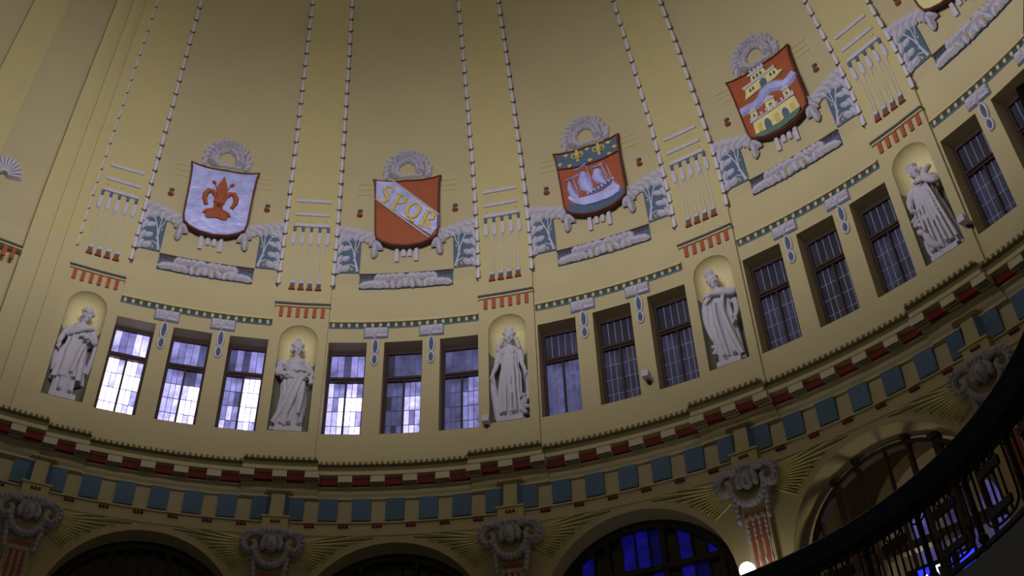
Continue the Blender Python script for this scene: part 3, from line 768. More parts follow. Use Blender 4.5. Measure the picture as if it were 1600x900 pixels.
def em_spqr(T):
    q = MB(SM); q.plate(EP([(-165, 372), (-75, 365), (172, 160), (170, 100), (130, 52), (-166, 268)][::-1]), .012, .03); T.part('silver_band', silver, q)
    for L in ([(-75, 365), (172, 160)], [(-166, 268), (118, 40)]):
        q = MB(SM); q.ribbon(EP(L), .035, .03, .045); T.part('band_edge', white, q)
    th = -math.atan2(218, 262); c, s = cos(th), sin(th)
    def LT(ox, oy, L, tilt=0):
        r = []
        for x, y in L:
            x2, y2 = ox+x, oy+y; r.append(E(x2, y2))
        return r
    def letter(name, strokes, ox, oy, rot):
        q = MB(SM); c, s = cos(rot), sin(rot)
        for pts, wd in strokes:
            P = [E(ox+x*c-y*s, oy+x*s+y*c) for x, y in pts]; q.ribbon(P, [E(v, 0)[0]*1.4 for v in wd] if isinstance(wd, (list, tuple)) else E(wd, 0)[0]*1.4, .03, .055, flat=False)
        T.part(name, gold, q)
    R0 = radians(-26)
    letter('letter_s', [([(26, 34), (22, 46), (8, 50), (-12, 44), (-22, 30), (-16, 14), (0, 4), (16, -6), (22, -22), (12, -40), (-8, -46), (-24, -40), (-28, -26)], [6, 9, 11, 14, 17, 18, 18, 18, 17, 14, 11, 9, 6]), ([(28, 24), (28, 50)], 6), ([(-30, -46), (-30, -20)], 6)], -112, 288, R0)
    letter('letter_p', [([(-12, 44), (-12, -44)], 17), ([(-24, 44), (4, 44)], 7), ([(-28, -44), (6, -44)], 7), ([(-8, 42), (14, 44), (28, 32), (28, 12), (14, 0), (-8, 0)], [8, 11, 16, 16, 11, 8])], -44, 240, R0)
    letter('letter_q', [([(32*cos(2*pi*i/16)*.98, 42*sin(2*pi*i/16)) for i in range(17)], [17 if abs(cos(2*pi*i/16)) > .6 else 10 for i in range(17)]), ([(-10, -30), (6, -40), (22, -56), (40, -52)], [8, 12, 12, 6])], 36, 192, R0-.1)
    letter('letter_r', [([(-14, 44), (-14, -44)], 17), ([(-26, 44), (2, 44)], 7), ([(-28, -44), (4, -44)], 7), ([(-10, 42), (12, 44), (27, 32), (27, 14), (12, 2), (-8, 2)], [8, 11, 16, 16, 11, 8]), ([(2, 2), (16, -18), (28, -40), (42, -38)], [10, 16, 14, 6])], 108, 138, R0)
def em_ship(T):
    q = MB(SM); q.plate(EP([(-166, 288), (-166, 366), (-90, 360), (0, 358), (90, 360), (166, 366), (166, 288), (80, 272), (0, 268), (-80, 272)][::-1]), .012, .024); T.part('blue_chief', blue, q)
    q = MB(SM); q.ribbon(EP([(-168, 288), (-80, 272), (0, 268), (80, 272), (168, 288)]), .025, .012, .04); T.part('chief_edge', rimm, q)
    for cx, cy, s in ((-52, 322, .40), (66, 322, .40)):
        q = MB(SM); fleur(q, cx, cy, s, .024, .042, simple=True); T.part('gilt_fleur', gold, q)
    for cx, cy in ((-112, 350), (6, 350), (122, 350), (-150, 310), (-100, 288), (12, 286), (118, 288), (152, 318)):
        q = MB(SM); q.plate(EP([(cx-16, cy), (cx, cy+8), (cx+16, cy), (cx+6, cy-5), (cx, cy-14), (cx-6, cy-5)][::-1]), .024, .036); T.part('gilt_leaf', gold, q)
    q = MB(SM); q.plate(EP([(-140, 88), (-100, 66), (-40, 58), (60, 62), (150, 100), (158, 70), (130, 34), (80, 18), (0, 8), (-80, 18), (-128, 34), (-150, 60)][::-1]), .012, .03); T.part('sea', blue, q)
    q = MB(SM); q.plate(EP([(-142, 116), (-128, 122), (-108, 104), (-60, 92), (0, 90), (60, 98), (104, 118), (120, 136), (128, 118), (150, 92), (140, 66), (90, 50), (0, 44), (-60, 50), (-100, 68), (-130, 96)][::-1]), .012, .07, inset=.05); T.part('hull', silver, q)
    q = MB(SM); q.ribbon(EP([(-30, 104), (20, 116), (60, 128), (118, 148)]), .075, .02, .065); T.part('deck_rail', silver, q)
    for i in range(7):
        x = -18+i*20; y = 103+i*6.2; q = MB(SM); q.blob(*E(x, y), .016, .022, .02, 0, .06); T.part('gun_port', slate, q)
    for L in ([(-92, 210), (-78, 110)], [(-14, 262), (2, 110)], [(66, 240), (82, 140)], [(92, 232), (108, 150)]):
        q = MB(SM); q.ribbon(EP(L), .018, .012, .045); T.part('mast', silver, q)
    for L, wd in (([(-116, 200), (-118, 160), (-104, 122), (-80, 102)], [.05, .13, .13, .06]), ([(-36, 230), (-44, 190), (-34, 150), (-8, 112)], [.13, .2, .19, .06]), ([(40, 222), (32, 190), (46, 160), (68, 140)], [.14, .19, .16, .05])):
        q = MB(SM); q.ribbon(EP(L), wd, .02, .06); T.part('sail', silver, q)
    for L in ([(-60, 226), (-100, 216), (-144, 214)], [(-16, 272), (-50, 258), (-84, 254)], [(72, 246), (44, 240), (12, 240)]):
        q = MB(SM); q.ribbon(EP(L), [.045, .03, .02], .015, .045); T.part('pennant', silver, q)
    for L in ([(-78, 110), (-92, 205)], [(-62, 112), (-92, 200)], [(10, 112), (-12, 250)], [(-2, 250), (30, 205)], [(86, 150), (70, 236)], [(100, 140), (70, 230)]):
        q = MB(SM); q.ribbon(EP(L), .008, .012, .03); T.part('rigging', white, q)
def em_castle(T):
    q = MB(SM)
    up_ = [(-158, 196), (-120, 196), (-80, 190), (-45, 200), (-15, 226), (20, 236), (60, 222), (95, 206), (130, 214), (160, 232)]
    q.ribbon(EP(up_), [.17, .18, .18, .19, .2, .2, .19, .18, .18, .17], .012, .05); T.part('wavy_band', silver, q)
    q = MB(SM); q.plate(EP([(-112, 238), (-100, 264), (-96, 288), (84, 306), (92, 284), (122, 276), (70, 258), (-14, 252)][::-1]), .012, .045); T.part('castle_wall', palegold, q)
    q = MB(SM); q.plate(EP([(-102, 284), (-106, 300), (-40, 304), (76, 318), (86, 322), (84, 306)][::-1]), .012, .06); T.part('battlement', white, q)
    q = MB(SM); q.plate(EP([(-52, 304), (-48, 334), (30, 342), (36, 314)][::-1]), .012, .045); T.part('upper_tower', palegold, q)
    q = MB(SM); q.plate(EP([(-60, 334), (-58, 346), (-10, 352), (34, 354), (38, 342)][::-1]), .012, .06); T.part('battlement', white, q)
    for x in (-44, -22, 0, 20): q = MB(SM); q.box(*[E(x, 0)[0], E(x+14, 0)[0], E(0, 350)[1], E(0, 362)[1]], .02, .055); T.part('merlon', white, q)
    q = MB(SM); q.plate(EP([(-14, 252), (-14, 280), (2, 292), (22, 284), (22, 256)][::-1]), .044, .052); T.part('gate', blue, q)
    for x, y in ((-72, 268), (-54, 270), (52, 284), (72, 284), (-32, 318), (-12, 320), (8, 322)):
        q = MB(SM); q.box(E(x-5, 0)[0], E(x+5, 0)[0], E(0, y-8)[1], E(0, y+8)[1], .044, .05); T.part('arrow_slit', teal, q)
    q = MB(SM); q.plate(EP([(-124, 44), (-118, 108), (120, 122), (128, 60), (100, 30), (0, 12), (-90, 24)][::-1]), .012, .045); T.part('castle_wall', palegold, q)
    q = MB(SM); q.plate(EP([(-126, 38), (-122, 48), (0, 40), (126, 56), (128, 48), (100, 24), (0, 10), (-90, 20)][::-1]), .012, .055); T.part('green_ground', green, q)
    q = MB(SM); q.ribbon(EP([(-128, 114), (0, 118), (126, 130)]), .05, .012, .065); T.part('battlement', white, q)
    for i in range(9):
        x = -118+i*29.5; q = MB(SM); q.box(E(x-6, 0)[0], E(x+6, 0)[0], E(0, 120+i*1.7)[1], E(0, 134+i*1.7)[1], .02, .06); T.part('merlon', white, q)
    for x, y, ww, h in ((-98, 118, 18, 40), (-2, 124, 26, 44), (92, 130, 18, 40)):
        q = MB(SM); q.plate(EP([(x-ww, y), (x-ww, y+h), (x+ww, y+h), (x+ww, y)][::-1]), .012, .05); T.part('tower', palegold, q)
        q = MB(SM); q.plate(EP([(x-ww*1.35, y+h), (x-ww*1.2, y+h+10), (x, y+h+26), (x+ww*1.2, y+h+10), (x+ww*1.35, y+h)][::-1]), .012, .06, inset=.1); T.part('tower_roof', white, q)
        q = MB(SM); q.box(E(x-ww*.3, 0)[0], E(x+ww*.3, 0)[0], E(0, y+12)[1], E(0, y+28)[1], .049, .055); T.part('arrow_slit', teal, q)
    for x in (-48, 52):
        q = MB(SM); q.plate(EP([(x-17, 34), (x-17, 74), (x-8, 92), (x+8, 92), (x+17, 74), (x+17, 34)][::-1]), .044, .053); T.part('gate', blue, q)
    for x in (-90, 4, 94):
        q = MB(SM); q.plate(EP([(x-11, 50), (x-11, 92), (x+11, 92), (x+11, 50)][::-1]), .044, .058); T.part('buttress', gold, q)
def em_gold(T):
    q = MB(SM); q.blob(0, .5*SHH, .34, .40*SHH, .06, 0, .012, n=16); T.part('boss', palegold, q)
    q = MB(SM); q.ribbon([(.42*cos(2*pi*i/24), .5*SHH+.44*SHH*sin(2*pi*i/24)) for i in range(24)], .07, .012, .05, closed=True); T.part('inner_ring', green, q)
shield(0, silver, 'silver heraldic shield with a red fleur-de-lis and dark red rim', em_fleur)
shield(1, terra, 'red heraldic shield with gold SPQR letters on a diagonal silver band', em_spqr)
shield(2, terra, 'red heraldic shield with a silver sailing ship under a blue fleur-de-lis strip', em_ship)
shield(3, terra, 'red heraldic shield with two gold castles and a wavy silver band', em_castle)
shield(4, palegold, 'pale gold shield with dark red rim, cropped by the top edge at the right', em_gold)

# shell at far left
T = Tmpl('shell_ornament', 0, 14.8, -.1)
for i in range(11):
    a = radians(10+160*i/10); q = MB(); q.ribbon([(.05*cos(a), 14.72+.05*sin(a)), (.25*cos(a), 14.72+.3*sin(a))], [.03, .085], -.12, -.03); q.blob(.26*cos(a), 14.72+.31*sin(a), .045, .05, .09, a, -.12); T.part('shell_rib', white, q)
T.place(-.565, 'white plaster scallop shell at the left edge of the picture', 'ornament')

# ------------------------------------------------------------------ lower capitals, shafts and sunbursts
CP = Tmpl('mask_capital', 0, 9.0, .07)
C3 = lambda x, y, z: (x*(9.9-y*0)/10, 9.9+y, z)
q = MB(C3)
q.ell(0, -.17, 9.05, .085, .09, .12, n=12)           # face
q.ell(0, -.26, 9.03, .016, .03, .03); q.ell(0, -.245, 8.985, .032, .02, .012); q.ell(-.03, -.235, 9.075, .02, .02, .012); q.ell(.03, -.235, 9.075, .02, .02, .012); q.ell(0, -.23, 8.945, .03, .03, .02)
for i in range(15):
    a = radians(-20+220*i/14); q.ell(.12*cos(a), -.15, 9.06+.13*sin(a), .045, .06, .045)
CP.part('mask', gstone, q)
for s in (-1, 1):
    q = MB(C3)
    q.tube([(s*.10, -.16, 9.19, .05), (s*.22, -.17, 9.22, .06), (s*.35, -.16, 9.17, .062), (s*.395, -.15, 9.06, .06), (s*.34, -.15, 8.95, .055), (s*.25, -.17, 8.96, .045), (s*.22, -.19, 9.04, .035), (s*.27, -.2, 9.08, .025)], 10)
    for i in range(9):
        a = radians(-110+230*i/8); q.ell(s*(.30+.11*cos(a)), -.2, 9.07+.13*sin(a), .035, .045, .035)
    CP.part('ram_horn', gstone, q)
q = MB(C3)
for i in range(13):
    a = radians(190+160*i/12); q.ell(.23*cos(a), -.16-.02*sin(a), 9.02+.27*sin(a), .05, .055, .05)
for s in (-1, 1):
    for i in range(6): q.ell(s*(.235-.008*i), -.12, 8.93-.075*i, .045-.002*i, .05, .05)
CP.part('fruit_swag', gstone, q)
q = MB(C3)
q.tube([(-.24, -.12, 9.24, .04), (0, -.15, 9.27, .05), (.24, -.12, 9.24, .04)], 8)
for i in range(7): q.ell(-.18+.06*i, -.19, 9.23, .035, .05, .045)
CP.part('crest', gstone, q)
SF = Tmpl('shaft_ornament', 0, 8.5, .07)
q = MB(); q.box(-.165, .165, 6.9, 8.70, .06, .075); SF.part('panel', trimm, q)
for i in range(9):
    x = -.13+.26*i/8; q = MB(); q.box(x-.009, x+.009, 8.62, 8.68, .07, .09); SF.part('red_tooth', bred, q)
for i in range(3):
    x = (i-1)*.082; q = MB(); q.box(x-.022, x+.022, 6.95, 8.55, .07, .085); SF.part('red_stripe', bred, q)
for i in range(4):
    x = (i-1.5)*.082; q = MB()
    for j in range(5): q.blob(x, 8.57-.07*j, .026-.002*j, .045, .04, 0, .07)
    q.ribbon([(x, 8.3), (x, 6.95)], .014, .07, .085)
    for j in range(3): q.blob(x, 8.02-.45*j, .02, .06, .03, 0, .07)
    SF.part('bellflower_drop', white, q)
def seglen(): pass
SB = {}
for s in (-1, 1):
    T = Tmpl('sunburst_relief', s*.27*u_, 9.15, 0)
    gq, dq = MB(), MB(); rr2 = random.Random(11)
    src = (s*.02, 9.10)
    n_ = 25
    for i in range(n_):
        a = radians(-34+46*i/(n_-1))
        dx, dz = cos(a), sin(a)
        # march out until the arch, the top line or the fan's edge stops the ray
        def hit(t):
            x, z = src[0]*s+dx*t, src[1]+dz*t
            if z > 9.275: return True
            ua = x*.99/u_ if u_ else 0
            k_ = (ua-.5)/AU; top = AZ+(AR+.10)*sqrt(max(0, 1-(k_*AR/(AR+.10))**2)) if abs(k_*AR/(AR+.10)) < 1 else 0
            if ua > .5-AU*1.078 and z < top: return True
            return x > 1.46
        t = .40
        if hit(t): continue
        while not hit(t): t += .02
        t_end = t-rr2.uniform(0, .08)*(1 if i % 2 else .5)
        if t_end < .42: continue
        x0, z0, x1, z1 = src[0]*s+dx*.30, src[1]+dz*.30, src[0]*s+dx*t_end, src[1]+dz*t_end
        wd = .011*(x1) ; mbx = gq if i % 2 == 0 else dq
        wm_ = min(.022, .016*x1+.006)
        mbx.ribbon([(s*x0, z0), (s*(x0+x1)/2, (z0+z1)/2), (s*x1, z1)], [.016, wm_*(1.5 if i % 2 == 0 else 1.2), .010], 0, .03 if i % 2 == 0 else .01)
    T.part('gilt_ray', raygold, gq, kind='stuff'); T.part('green_ray', raydark, dq, kind='stuff'); SB[s] = T
    
AN = {0: 'left-hand dark arch', 1: 'second dark arch', 2: 'blue-lit arch', 3: 'arch behind the balustrade', 4: 'rightmost arch'}
for b in PILS:
    CP.place(b, 'grey stone mask capital with curling ram horns below the %s' % ST[b], 'capital')
    SF.place(b, 'red striped shaft panel with white drops below the %s' % ST[b], 'ornament')
for b in BAYS:
    SB[1].place(b, 'gilt and green fan of rays at the upper left of the %s' % AN[b], 'relief')
    SB[-1].place(b+1, 'gilt and green fan of rays at the upper right of the %s' % AN[b], 'relief')

# ------------------------------------------------------------------ arch infills
def arch_pts(r, d, n_=24, a0=0, a1=pi): return [(r*-cos(a0+(a1-a0)*i/n_), AZ+r*sin(a0+(a1-a0)*i/n_)) for i in range(n_+1)]
def infill(b, glass, lab, darkwood, nbars=13, trans=8.45):
    T = Tmpl('arched_glazing', 0, AZ, -.3); D0 = -.34
    q = MB(); q.ribbon(arch_pts(AR-.05, D0), .12, D0-.05, D0+.05, flat=True); q.box(-AR, -AR+.11, 4.8, AZ, D0-.05, D0+.05); q.box(AR-.11, AR, 4.8, AZ, D0-.05, D0+.05); T.part('arch_frame', darkwood, q)
    q = MB()
    for i in range(6): q.box(-AR+.1+(2*AR-.2)*i/6, -AR+.1+(2*AR-.2)*(i+1)/6, trans, trans+.07, D0-.05, D0+.06)
    T.part('transom', darkwood, q)
    xs = [-AR+.08+(2*AR-.16)*i/nbars for i in range(nbars+1)]
    for i, x in enumerate(xs[1:-1]):
        zt2 = AZ+sqrt(max(0, (AR-.06)**2-x*x)); big = (i+1) % 4 == 0; hw_ = .035 if big else .012
        q = MB(); q.box(x-hw_, x+hw_, 5.0, zt2, D0-.04, D0+(.05 if big else .02)); T.part('bar', darkwood, q)
    for i in range(nbars):
        x0, x1 = xs[i], xs[i+1]; za = AZ+sqrt(max(0, (AR-.04)**2-x0*x0)); zb2 = AZ+sqrt(max(0, (AR-.04)**2-x1*x1))
        for c, d in ((5.0, trans), (trans+.07, None)):
            if d is None and min(za, zb2) < c+.05: continue
            q = MB(); g0 = random.randrange(3) if isinstance(glass, list) else 0
            if d is None: q.plate([(x0+.01, c), (x1-.01, c), (x1-.01, zb2), (x0+.01, za)], D0-.02, D0-.012)
            else: q.plate([(x0+.01, c), (x1-.01, c), (x1-.01, min(d, zb2)), (x0+.01, min(d, za))], D0-.02, D0-.012)
            T.part('pane', glass if not isinstance(glass, list) else glass[min(g0, 1)], q)
    return T.place(b+.5, lab, 'window')
infill(-1, blackglass, 'dark arched glazing at the extreme left edge', woodd)
infill(0, blackglass, 'unlit arched glazing with thin bars in the left-hand arch', woodd)
infill(1, blackglass, 'unlit arched glazing in the second arch, between two mask capitals', woodd)
infill(2, [blueglass, blackglass], 'arched glazing with deep blue lit panes left of the globe lamp', woodd)
# bay 3: open timber arch with mullions and a corridor seen through it
T = Tmpl('timber_arch_screen', 0, AZ, -.3); D0 = -.36
q = MB(); q.ribbon(arch_pts(AR-.09, D0), .06, D0-.05, D0+.05, flat=True); q.box(-AR+.06, -AR+.12, 4.8, AZ, D0-.05, D0+.05); q.box(AR-.12, AR-.06, 4.8, AZ, D0-.05, D0+.05); T.part('arch_rail', wood, q)
for x, hw_ in ((-.70, .045), (-.40, .022), (-.03, .010), (.27, .022), (.62, .045), (.95, .012), (-1.0, .012)):
    zt2 = AZ+sqrt(max(0, (AR-.08)**2-x*x)); q = MB(); q.box(x-hw_, x+hw_, 5.0, zt2+.07 if hw_ > .015 else zt2, D0-.04, D0+.05)
    if hw_ > .02: q.box(x-hw_-.02, x+hw_+.02, zt2+.02, zt2+.07, D0-.04, D0+.09)
    T.part('mullion', wood, q)
q = MB()
for i in range(6): q.box(-1.1+2.2*i/6, -1.1+2.2*(i+1)/6, 7.75, 7.85, D0-.04, D0+.06)
T.part('transom', wood, q)
T.place(3.5, 'brown timber arched screen with tall mullions behind the iron balustrade', 'window')
infill(4, blackglass, 'dark arched glazing right of the balustrade, beyond the frame edge', woodd)
# inner arch of corridor seen through bay 3 and tall violet-lit windows
T = Tmpl('corridor_arch', 0, 8.2, -1.6)
q = MB(); q.ribbon([(-1.0*cos(pi*i/20), 8.75+1.15*sin(pi*i/20)) for i in range(21)], .16, -2.15, -1.75, flat=True); q.box(-1.08, -.92, 5, 8.75, -2.15, -1.75); q.box(.92, 1.08, 5, 8.75, -2.15, -1.75); T.part('arch_band', trimm, q)
for x in (-.6, -.2, .2, .6):
    q = MB(); q.plate([(x-.13, 5.5), (x+.13, 5.5), (x+.13, 9.0), (x+.05, 9.3), (x-.05, 9.3), (x-.13, 9.0)], -2.16, -2.1); T.part('tall_pane', violet, q)
T.place(3.55, 'ochre corridor arch with dim violet windows seen through the timber screen', 'arch')
def pl(name, u, z, d, p, col):
    l = bpy.data.lights.new(name, 'POINT'); l.energy = p; l.color = col; l.shadow_soft_size = .15
    o = bpy.data.objects.new(name, l); COL.objects.link(o); o.location = WU(u, z, d)
pl('corridor_fill_light', 3.45, 7.6, -1.0, 13, (1, .85, .55))  # unseen point lights added to brighten the corridor behind the arches
pl('corridor_fill_light', 4.3, 7.6, -1.0, 2, (1, .85, .55))
T = Tmpl('illuminated_sign', 0, 7.35, -.2)
q = MB(); q.plate([(-.42, 7.22), (.42, 7.22), (.42, 7.48), (-.42, 7.48)], -.30, -.22); T.part('sign_panel', woodd, q)
for x0, x1 in ((-.40, -.08), (.0, .13), (.2, .4)):
    q = MB(); q.plate([(x0, 7.27), (x1, 7.27), (x1+.02, 7.44), (x0+.05, 7.44)], -.22, -.212); T.part('blue_light', bsign, q)
for x0, x1, a, c in ((-.33, -.25, 7.30, 7.35), (-.2, -.17, 7.31, 7.36), (-.14, -.11, 7.31, 7.36), (-.05, -.035, 7.28, 7.42), (-.05, -.0, 7.40, 7.42)):
    q = MB(); q.plate([(x0, a), (x1, a), (x1, c), (x0, c)], -.212, -.205); T.part('white_light', wsign, q)
T.place(3.585, 'bright blue lit panel low in the arch behind the balustrade', 'sign')

# ------------------------------------------------------------------ small fixtures
T = Tmpl('floodlight', 0, 11, 0)
q = MB(); q.box(-.05, .05, 10.95, 11.05, .07, .2); T.part('housing', boxm, q)
q = MB(); q.box(-.02, .02, 10.92, 10.98, -.01, .1); T.part('bracket', woodd, q)
T.place(1.897, 'small white box fixture at the sill just left of the long-haired statue', 'light fixture')
for u, lb, zz in ((2.636, 'small white box fixture on the wall below the ship shield windows', .2), (4.13, 'small white box fixture right of the curly-haired statue', .2)):
    o = T.place(u, lb, 'light fixture'); o.location.z += zz
a = TH0+2.972*BE; lr = 9.45; lx, ly, lz = lr*sin(a), lr*cos(a), 7.73
root = bpy.data.objects.new('globe_lamp', None); COL.objects.link(root); root.location = (lx, ly, lz); root.rotation_euler = (0, 0, -a)
tag(root, 'glowing white globe lamp beside the red striped shaft at the bottom', 'lamp')
q = MB(ID); q.ell(0, 0, 0, .095, .095, .095, n=24); obj('globe', q, lampm, root)
q = MB(ID); q.tube([(0, .0, -.09, .02), (0, .02, -.2, .015), (0, .2, -.28, .015), (0, .385, -.2, .02)], 8); obj('lamp_arm', q, brass, root)
q = MB(ID); q.tube([(0, 0, -.12, .05), (0, 0, -.085, .045)], 12, sub=1); obj('gallery_ring', q, brass, root)

# ------------------------------------------------------------------ balustrade
root = bpy.data.objects.new('iron_balustrade', None); COL.objects.link(root); root.location = (OX, OY, 4.76)
tag(root, 'black iron balustrade curving round the gallery opening at the lower right', 'balustrade')
A0, A1 = 22, 128
def ring(prof_, a0, a1, n_):
    mb = MB(ID); m_ = len(prof_); P = []
    for i in range(n_+1):
        a = radians(a0+(a1-a0)*i/n_); P += [(r*sin(a), r*cos(a), z) for r, z in prof_]
    F = [(i*m_+k, (i+1)*m_+k, (i+1)*m_+(k+1) % m_, i*m_+(k+1) % m_) for i in range(n_) for k in range(m_)]
    F += [tuple(range(m_)), tuple(range(n_*m_+m_-1, n_*m_-1, -1))]
    return mb.add(P, F)
rh = 5.53-4.76
obj('handrail', ring([(OR-.15, rh-.05), (OR-.17, rh-.02), (OR-.15, rh), (OR-.08, rh+.02), (OR+.08, rh+.02), (OR+.15, rh), (OR+.17, rh-.02), (OR+.15, rh-.05), (OR+.08, rh-.12), (OR-.08, rh-.12)], A0, A1, 90), iron, root)
obj('upper_rail', ring([(OR-.012, rh-.14), (OR-.012, rh-.115), (OR+.012, rh-.115), (OR+.012, rh-.14)], A0, A1, 90), iron, root)
obj('bottom_rail', ring([(OR-.015, .03), (OR-.015, .06), (OR+.015, .06), (OR+.015, .03)], A0, A1, 90), iron, root)
def bar_mesh(pts, r, n_=6):
    q = MB(ID); q.tube([(x, y, z, r) for x, y, z in pts], n_, sub=1); return q
mod = 7.6; MR = OR*radians(mod)
post = bar_mesh([(0, 0, 0), (0, 0, rh-.08)], .024, 8); post.ell(0, 0, .1, .04, .04, .05); post.ell(0, 0, rh-.16, .038, .038, .04); post_me = post.mesh('post'); post_me.materials.append(iron)
ub = MB(ID); x1 = MR*.36
ub.tube([(-x1, 0, rh-.13, .010), (-x1, 0, .22, .010), (-x1*.8, 0, .13, .010), (-x1*.35, 0, .10, .010), (x1*.35, 0, .10, .010), (x1*.8, 0, .13, .010), (x1, 0, .22, .010), (x1, 0, rh-.13, .010)], 6, sub=3)
ub_me = ub.mesh('bow_bar'); ub_me.materials.append(iron)
bb = bar_mesh([(0, 0, .10), (0, 0, rh-.13)], .009); bb_me = bb.mesh('baluster'); bb_me.materials.append(iron)
pl_ = MB(ID); P = []
def bx(mb, x0, x1, y0, y1, z0, z1):
    P = [(x, y, z) for x in (x0, x1) for y in (y0, y1) for z in (z0, z1)]
    mb.add(P, [(0, 1, 3, 2), (4, 6, 7, 5), (0, 4, 5, 1), (2, 3, 7, 6), (0, 2, 6, 4), (1, 5, 7, 3)])
bx(pl_, -x1*.62, x1*.62, -.012, .012, rh-.30, rh-.235); pl_me = pl_.mesh('top_plate'); pl_me.materials.append(iron)
pl2 = MB(ID); bx(pl2, -x1*.62, x1*.62, -.012, .012, .17, .225); pl2_me = pl2.mesh('bottom_plate'); pl2_me.materials.append(iron)
sc = MB(ID); sc.tube([(x1*1.38*cos(radians(g))*.28+0, 0, rh-.19+.04*sin(radians(g)), .008) for g in range(0, 361, 30)], 6, sub=1); sc_me = sc.mesh('scroll_ring'); sc_me.materials.append(iron)
a = A0+1
while a < A1:
    for name, me, da in [('post', post_me, 0), ('bow_bar', ub_me, mod/2), ('top_plate', pl_me, mod/2), ('bottom_plate', pl2_me, mod/2), ('scroll_ring', sc_me, 0), ('scroll_ring', sc_me, mod/2)]+[('baluster', bb_me, mod*(.5+.115*j)) for j in (-1.5, -.5, .5, 1.5)]:
        t = radians(a+da); c = bpy.data.objects.new(name, me); COL.objects.link(c); c.parent = root
        c.location = (OR*sin(t), OR*cos(t), 0); c.rotation_euler = (0, 0, -t)
    a += mod

# ------------------------------------------------------------------ statues
def robe(q, rings, nf=11, seed=0, nseg=56):
    """rings: (z, cx, cy, rx, ry, fold) from the hem up; vertical folds deepen downwards"""
    r3 = random.Random(seed); ph = [r3.uniform(0, 6.28) for _ in range(4)]
    P = []; n_ = nseg
    fine = []
    for i in range(len(rings)-1):
        A_, B_ = rings[i], rings[i+1]
        for k_ in range(4): t = k_/4; t2 = t*t*(3-2*t); fine.append([A_[j]+(B_[j]-A_[j])*(t if j == 0 else t2) for j in range(6)])
    fine.append(list(rings[-1]))
    for z, cx, cy, rx, ry, fo in fine:
        for k_ in range(n_):
            g = 2*pi*k_/n_
            f = fo*(.5*sin(nf*g+ph[0]+z*1.2)+.3*sin((nf+4)*g+ph[1]-z*2)+.25*sin(5*g+ph[2]+z))
            P.append((cx+(rx+f)*cos(g), cy+(ry+f)*sin(g), z))
    F = [(l*n_+i, l*n_+(i+1) % n_, (l+1)*n_+(i+1) % n_, (l+1)*n_+i) for l in range(len(fine)-1) for i in range(n_)]
    F += [tuple(range(n_-1, -1, -1)), tuple(range((len(fine)-1)*n_, len(fine)*n_))]
    q.add(P, F, 0, True)
def head(q, x, y, z, yaw, tilt, s=1):
    R = Matrix.Rotation(yaw, 3, 'Z') @ Matrix.Rotation(.42, 3, 'X') @ Matrix.Rotation(tilt, 3, 'Y')
    def e(px, py, pz, rx, ry, rz, n_=14):
        v = Vector((x, y, z))+R @ Vector((px*s, py*s, pz*s)); q.ell(v.x, v.y, v.z, rx*s, ry*s, rz*s, R, n_)
    e(0, .005, .02, .074, .088, .098, 18); e(0, -.02, -.035, .056, .062, .070, 16)
    e(0, -.072, -.085, .024, .022, .022)                 # chin
    e(0, -.093, -.010, .011, .020, .030); e(0, -.100, -.022, .014, .016, .012)   # nose
    e(-.030, -.078, .022, .026, .014, .010); e(.030, -.078, .022, .026, .014, .010)   # brow
    e(-.030, -.074, .002, .015, .012, .009); e(.030, -.074, .002, .015, .012, .009)   # eyes
    e(0, -.083, -.050, .022, .012, .006); e(0, -.081, -.060, .018, .012, .006)        # lips
    e(-.045, -.05, -.02, .028, .035, .03); e(.045, -.05, -.02, .028, .035, .03)
    e(-.076, .005, -.005, .012, .020, .028); e(.076, .005, -.005, .012, .020, .028)   # ears
    return e
def hand(q, p, dirv, palm_n, s=1, curl=.6, side=1):
    """palm with four unequal fingers and a thumb leaving its side"""
    d = Vector(dirv).normalized(); n_ = Vector(palm_n); n_ = (n_-d*n_.dot(d)).normalized(); r = d.cross(n_)*side; p = Vector(p)
    q.tube([tuple(p-d*.02)+(.022*s,), tuple(p+d*.03*s)+(.030*s,), tuple(p+d*.075*s)+(.028*s,)], 8, sub=2)
    q.tube([tuple(p+r*.018*s+d*.02*s)+(.020*s,), tuple(p+r*.018*s+d*.07*s)+(.018*s,)], 8, sub=2); q.tube([tuple(p-r*.018*s+d*.02*s)+(.020*s,), tuple(p-r*.018*s+d*.07*s)+(.018*s,)], 8, sub=2)
    for i, L in enumerate((.068, .078, .072, .056)):
        o = p+d*.07*s+r*(.030-.020*i)*s; a1 = d*cos(curl*.5)+n_*sin(curl*.5); a2 = d*cos(curl*1.5)+n_*sin(curl*1.5); a1n = a1*L*.5*s; a2n = a2*L*.5*s
        q.tube([tuple(o)+(.0105*s,), tuple(o+a1n)+(.0100*s,), tuple(o+a1n+a2n)+(.0080*s,)], 6, sub=2)
    o = p+d*.015*s+r*.028*s; t1 = (d*.6+r*.7+n_*.35).normalized()
    q.tube([tuple(o)+(.014*s,), tuple(o+t1*.038*s)+(.012*s,), tuple(o+t1*.055*s+d*.025*s)+(.0095*s,)], 6, sub=2)
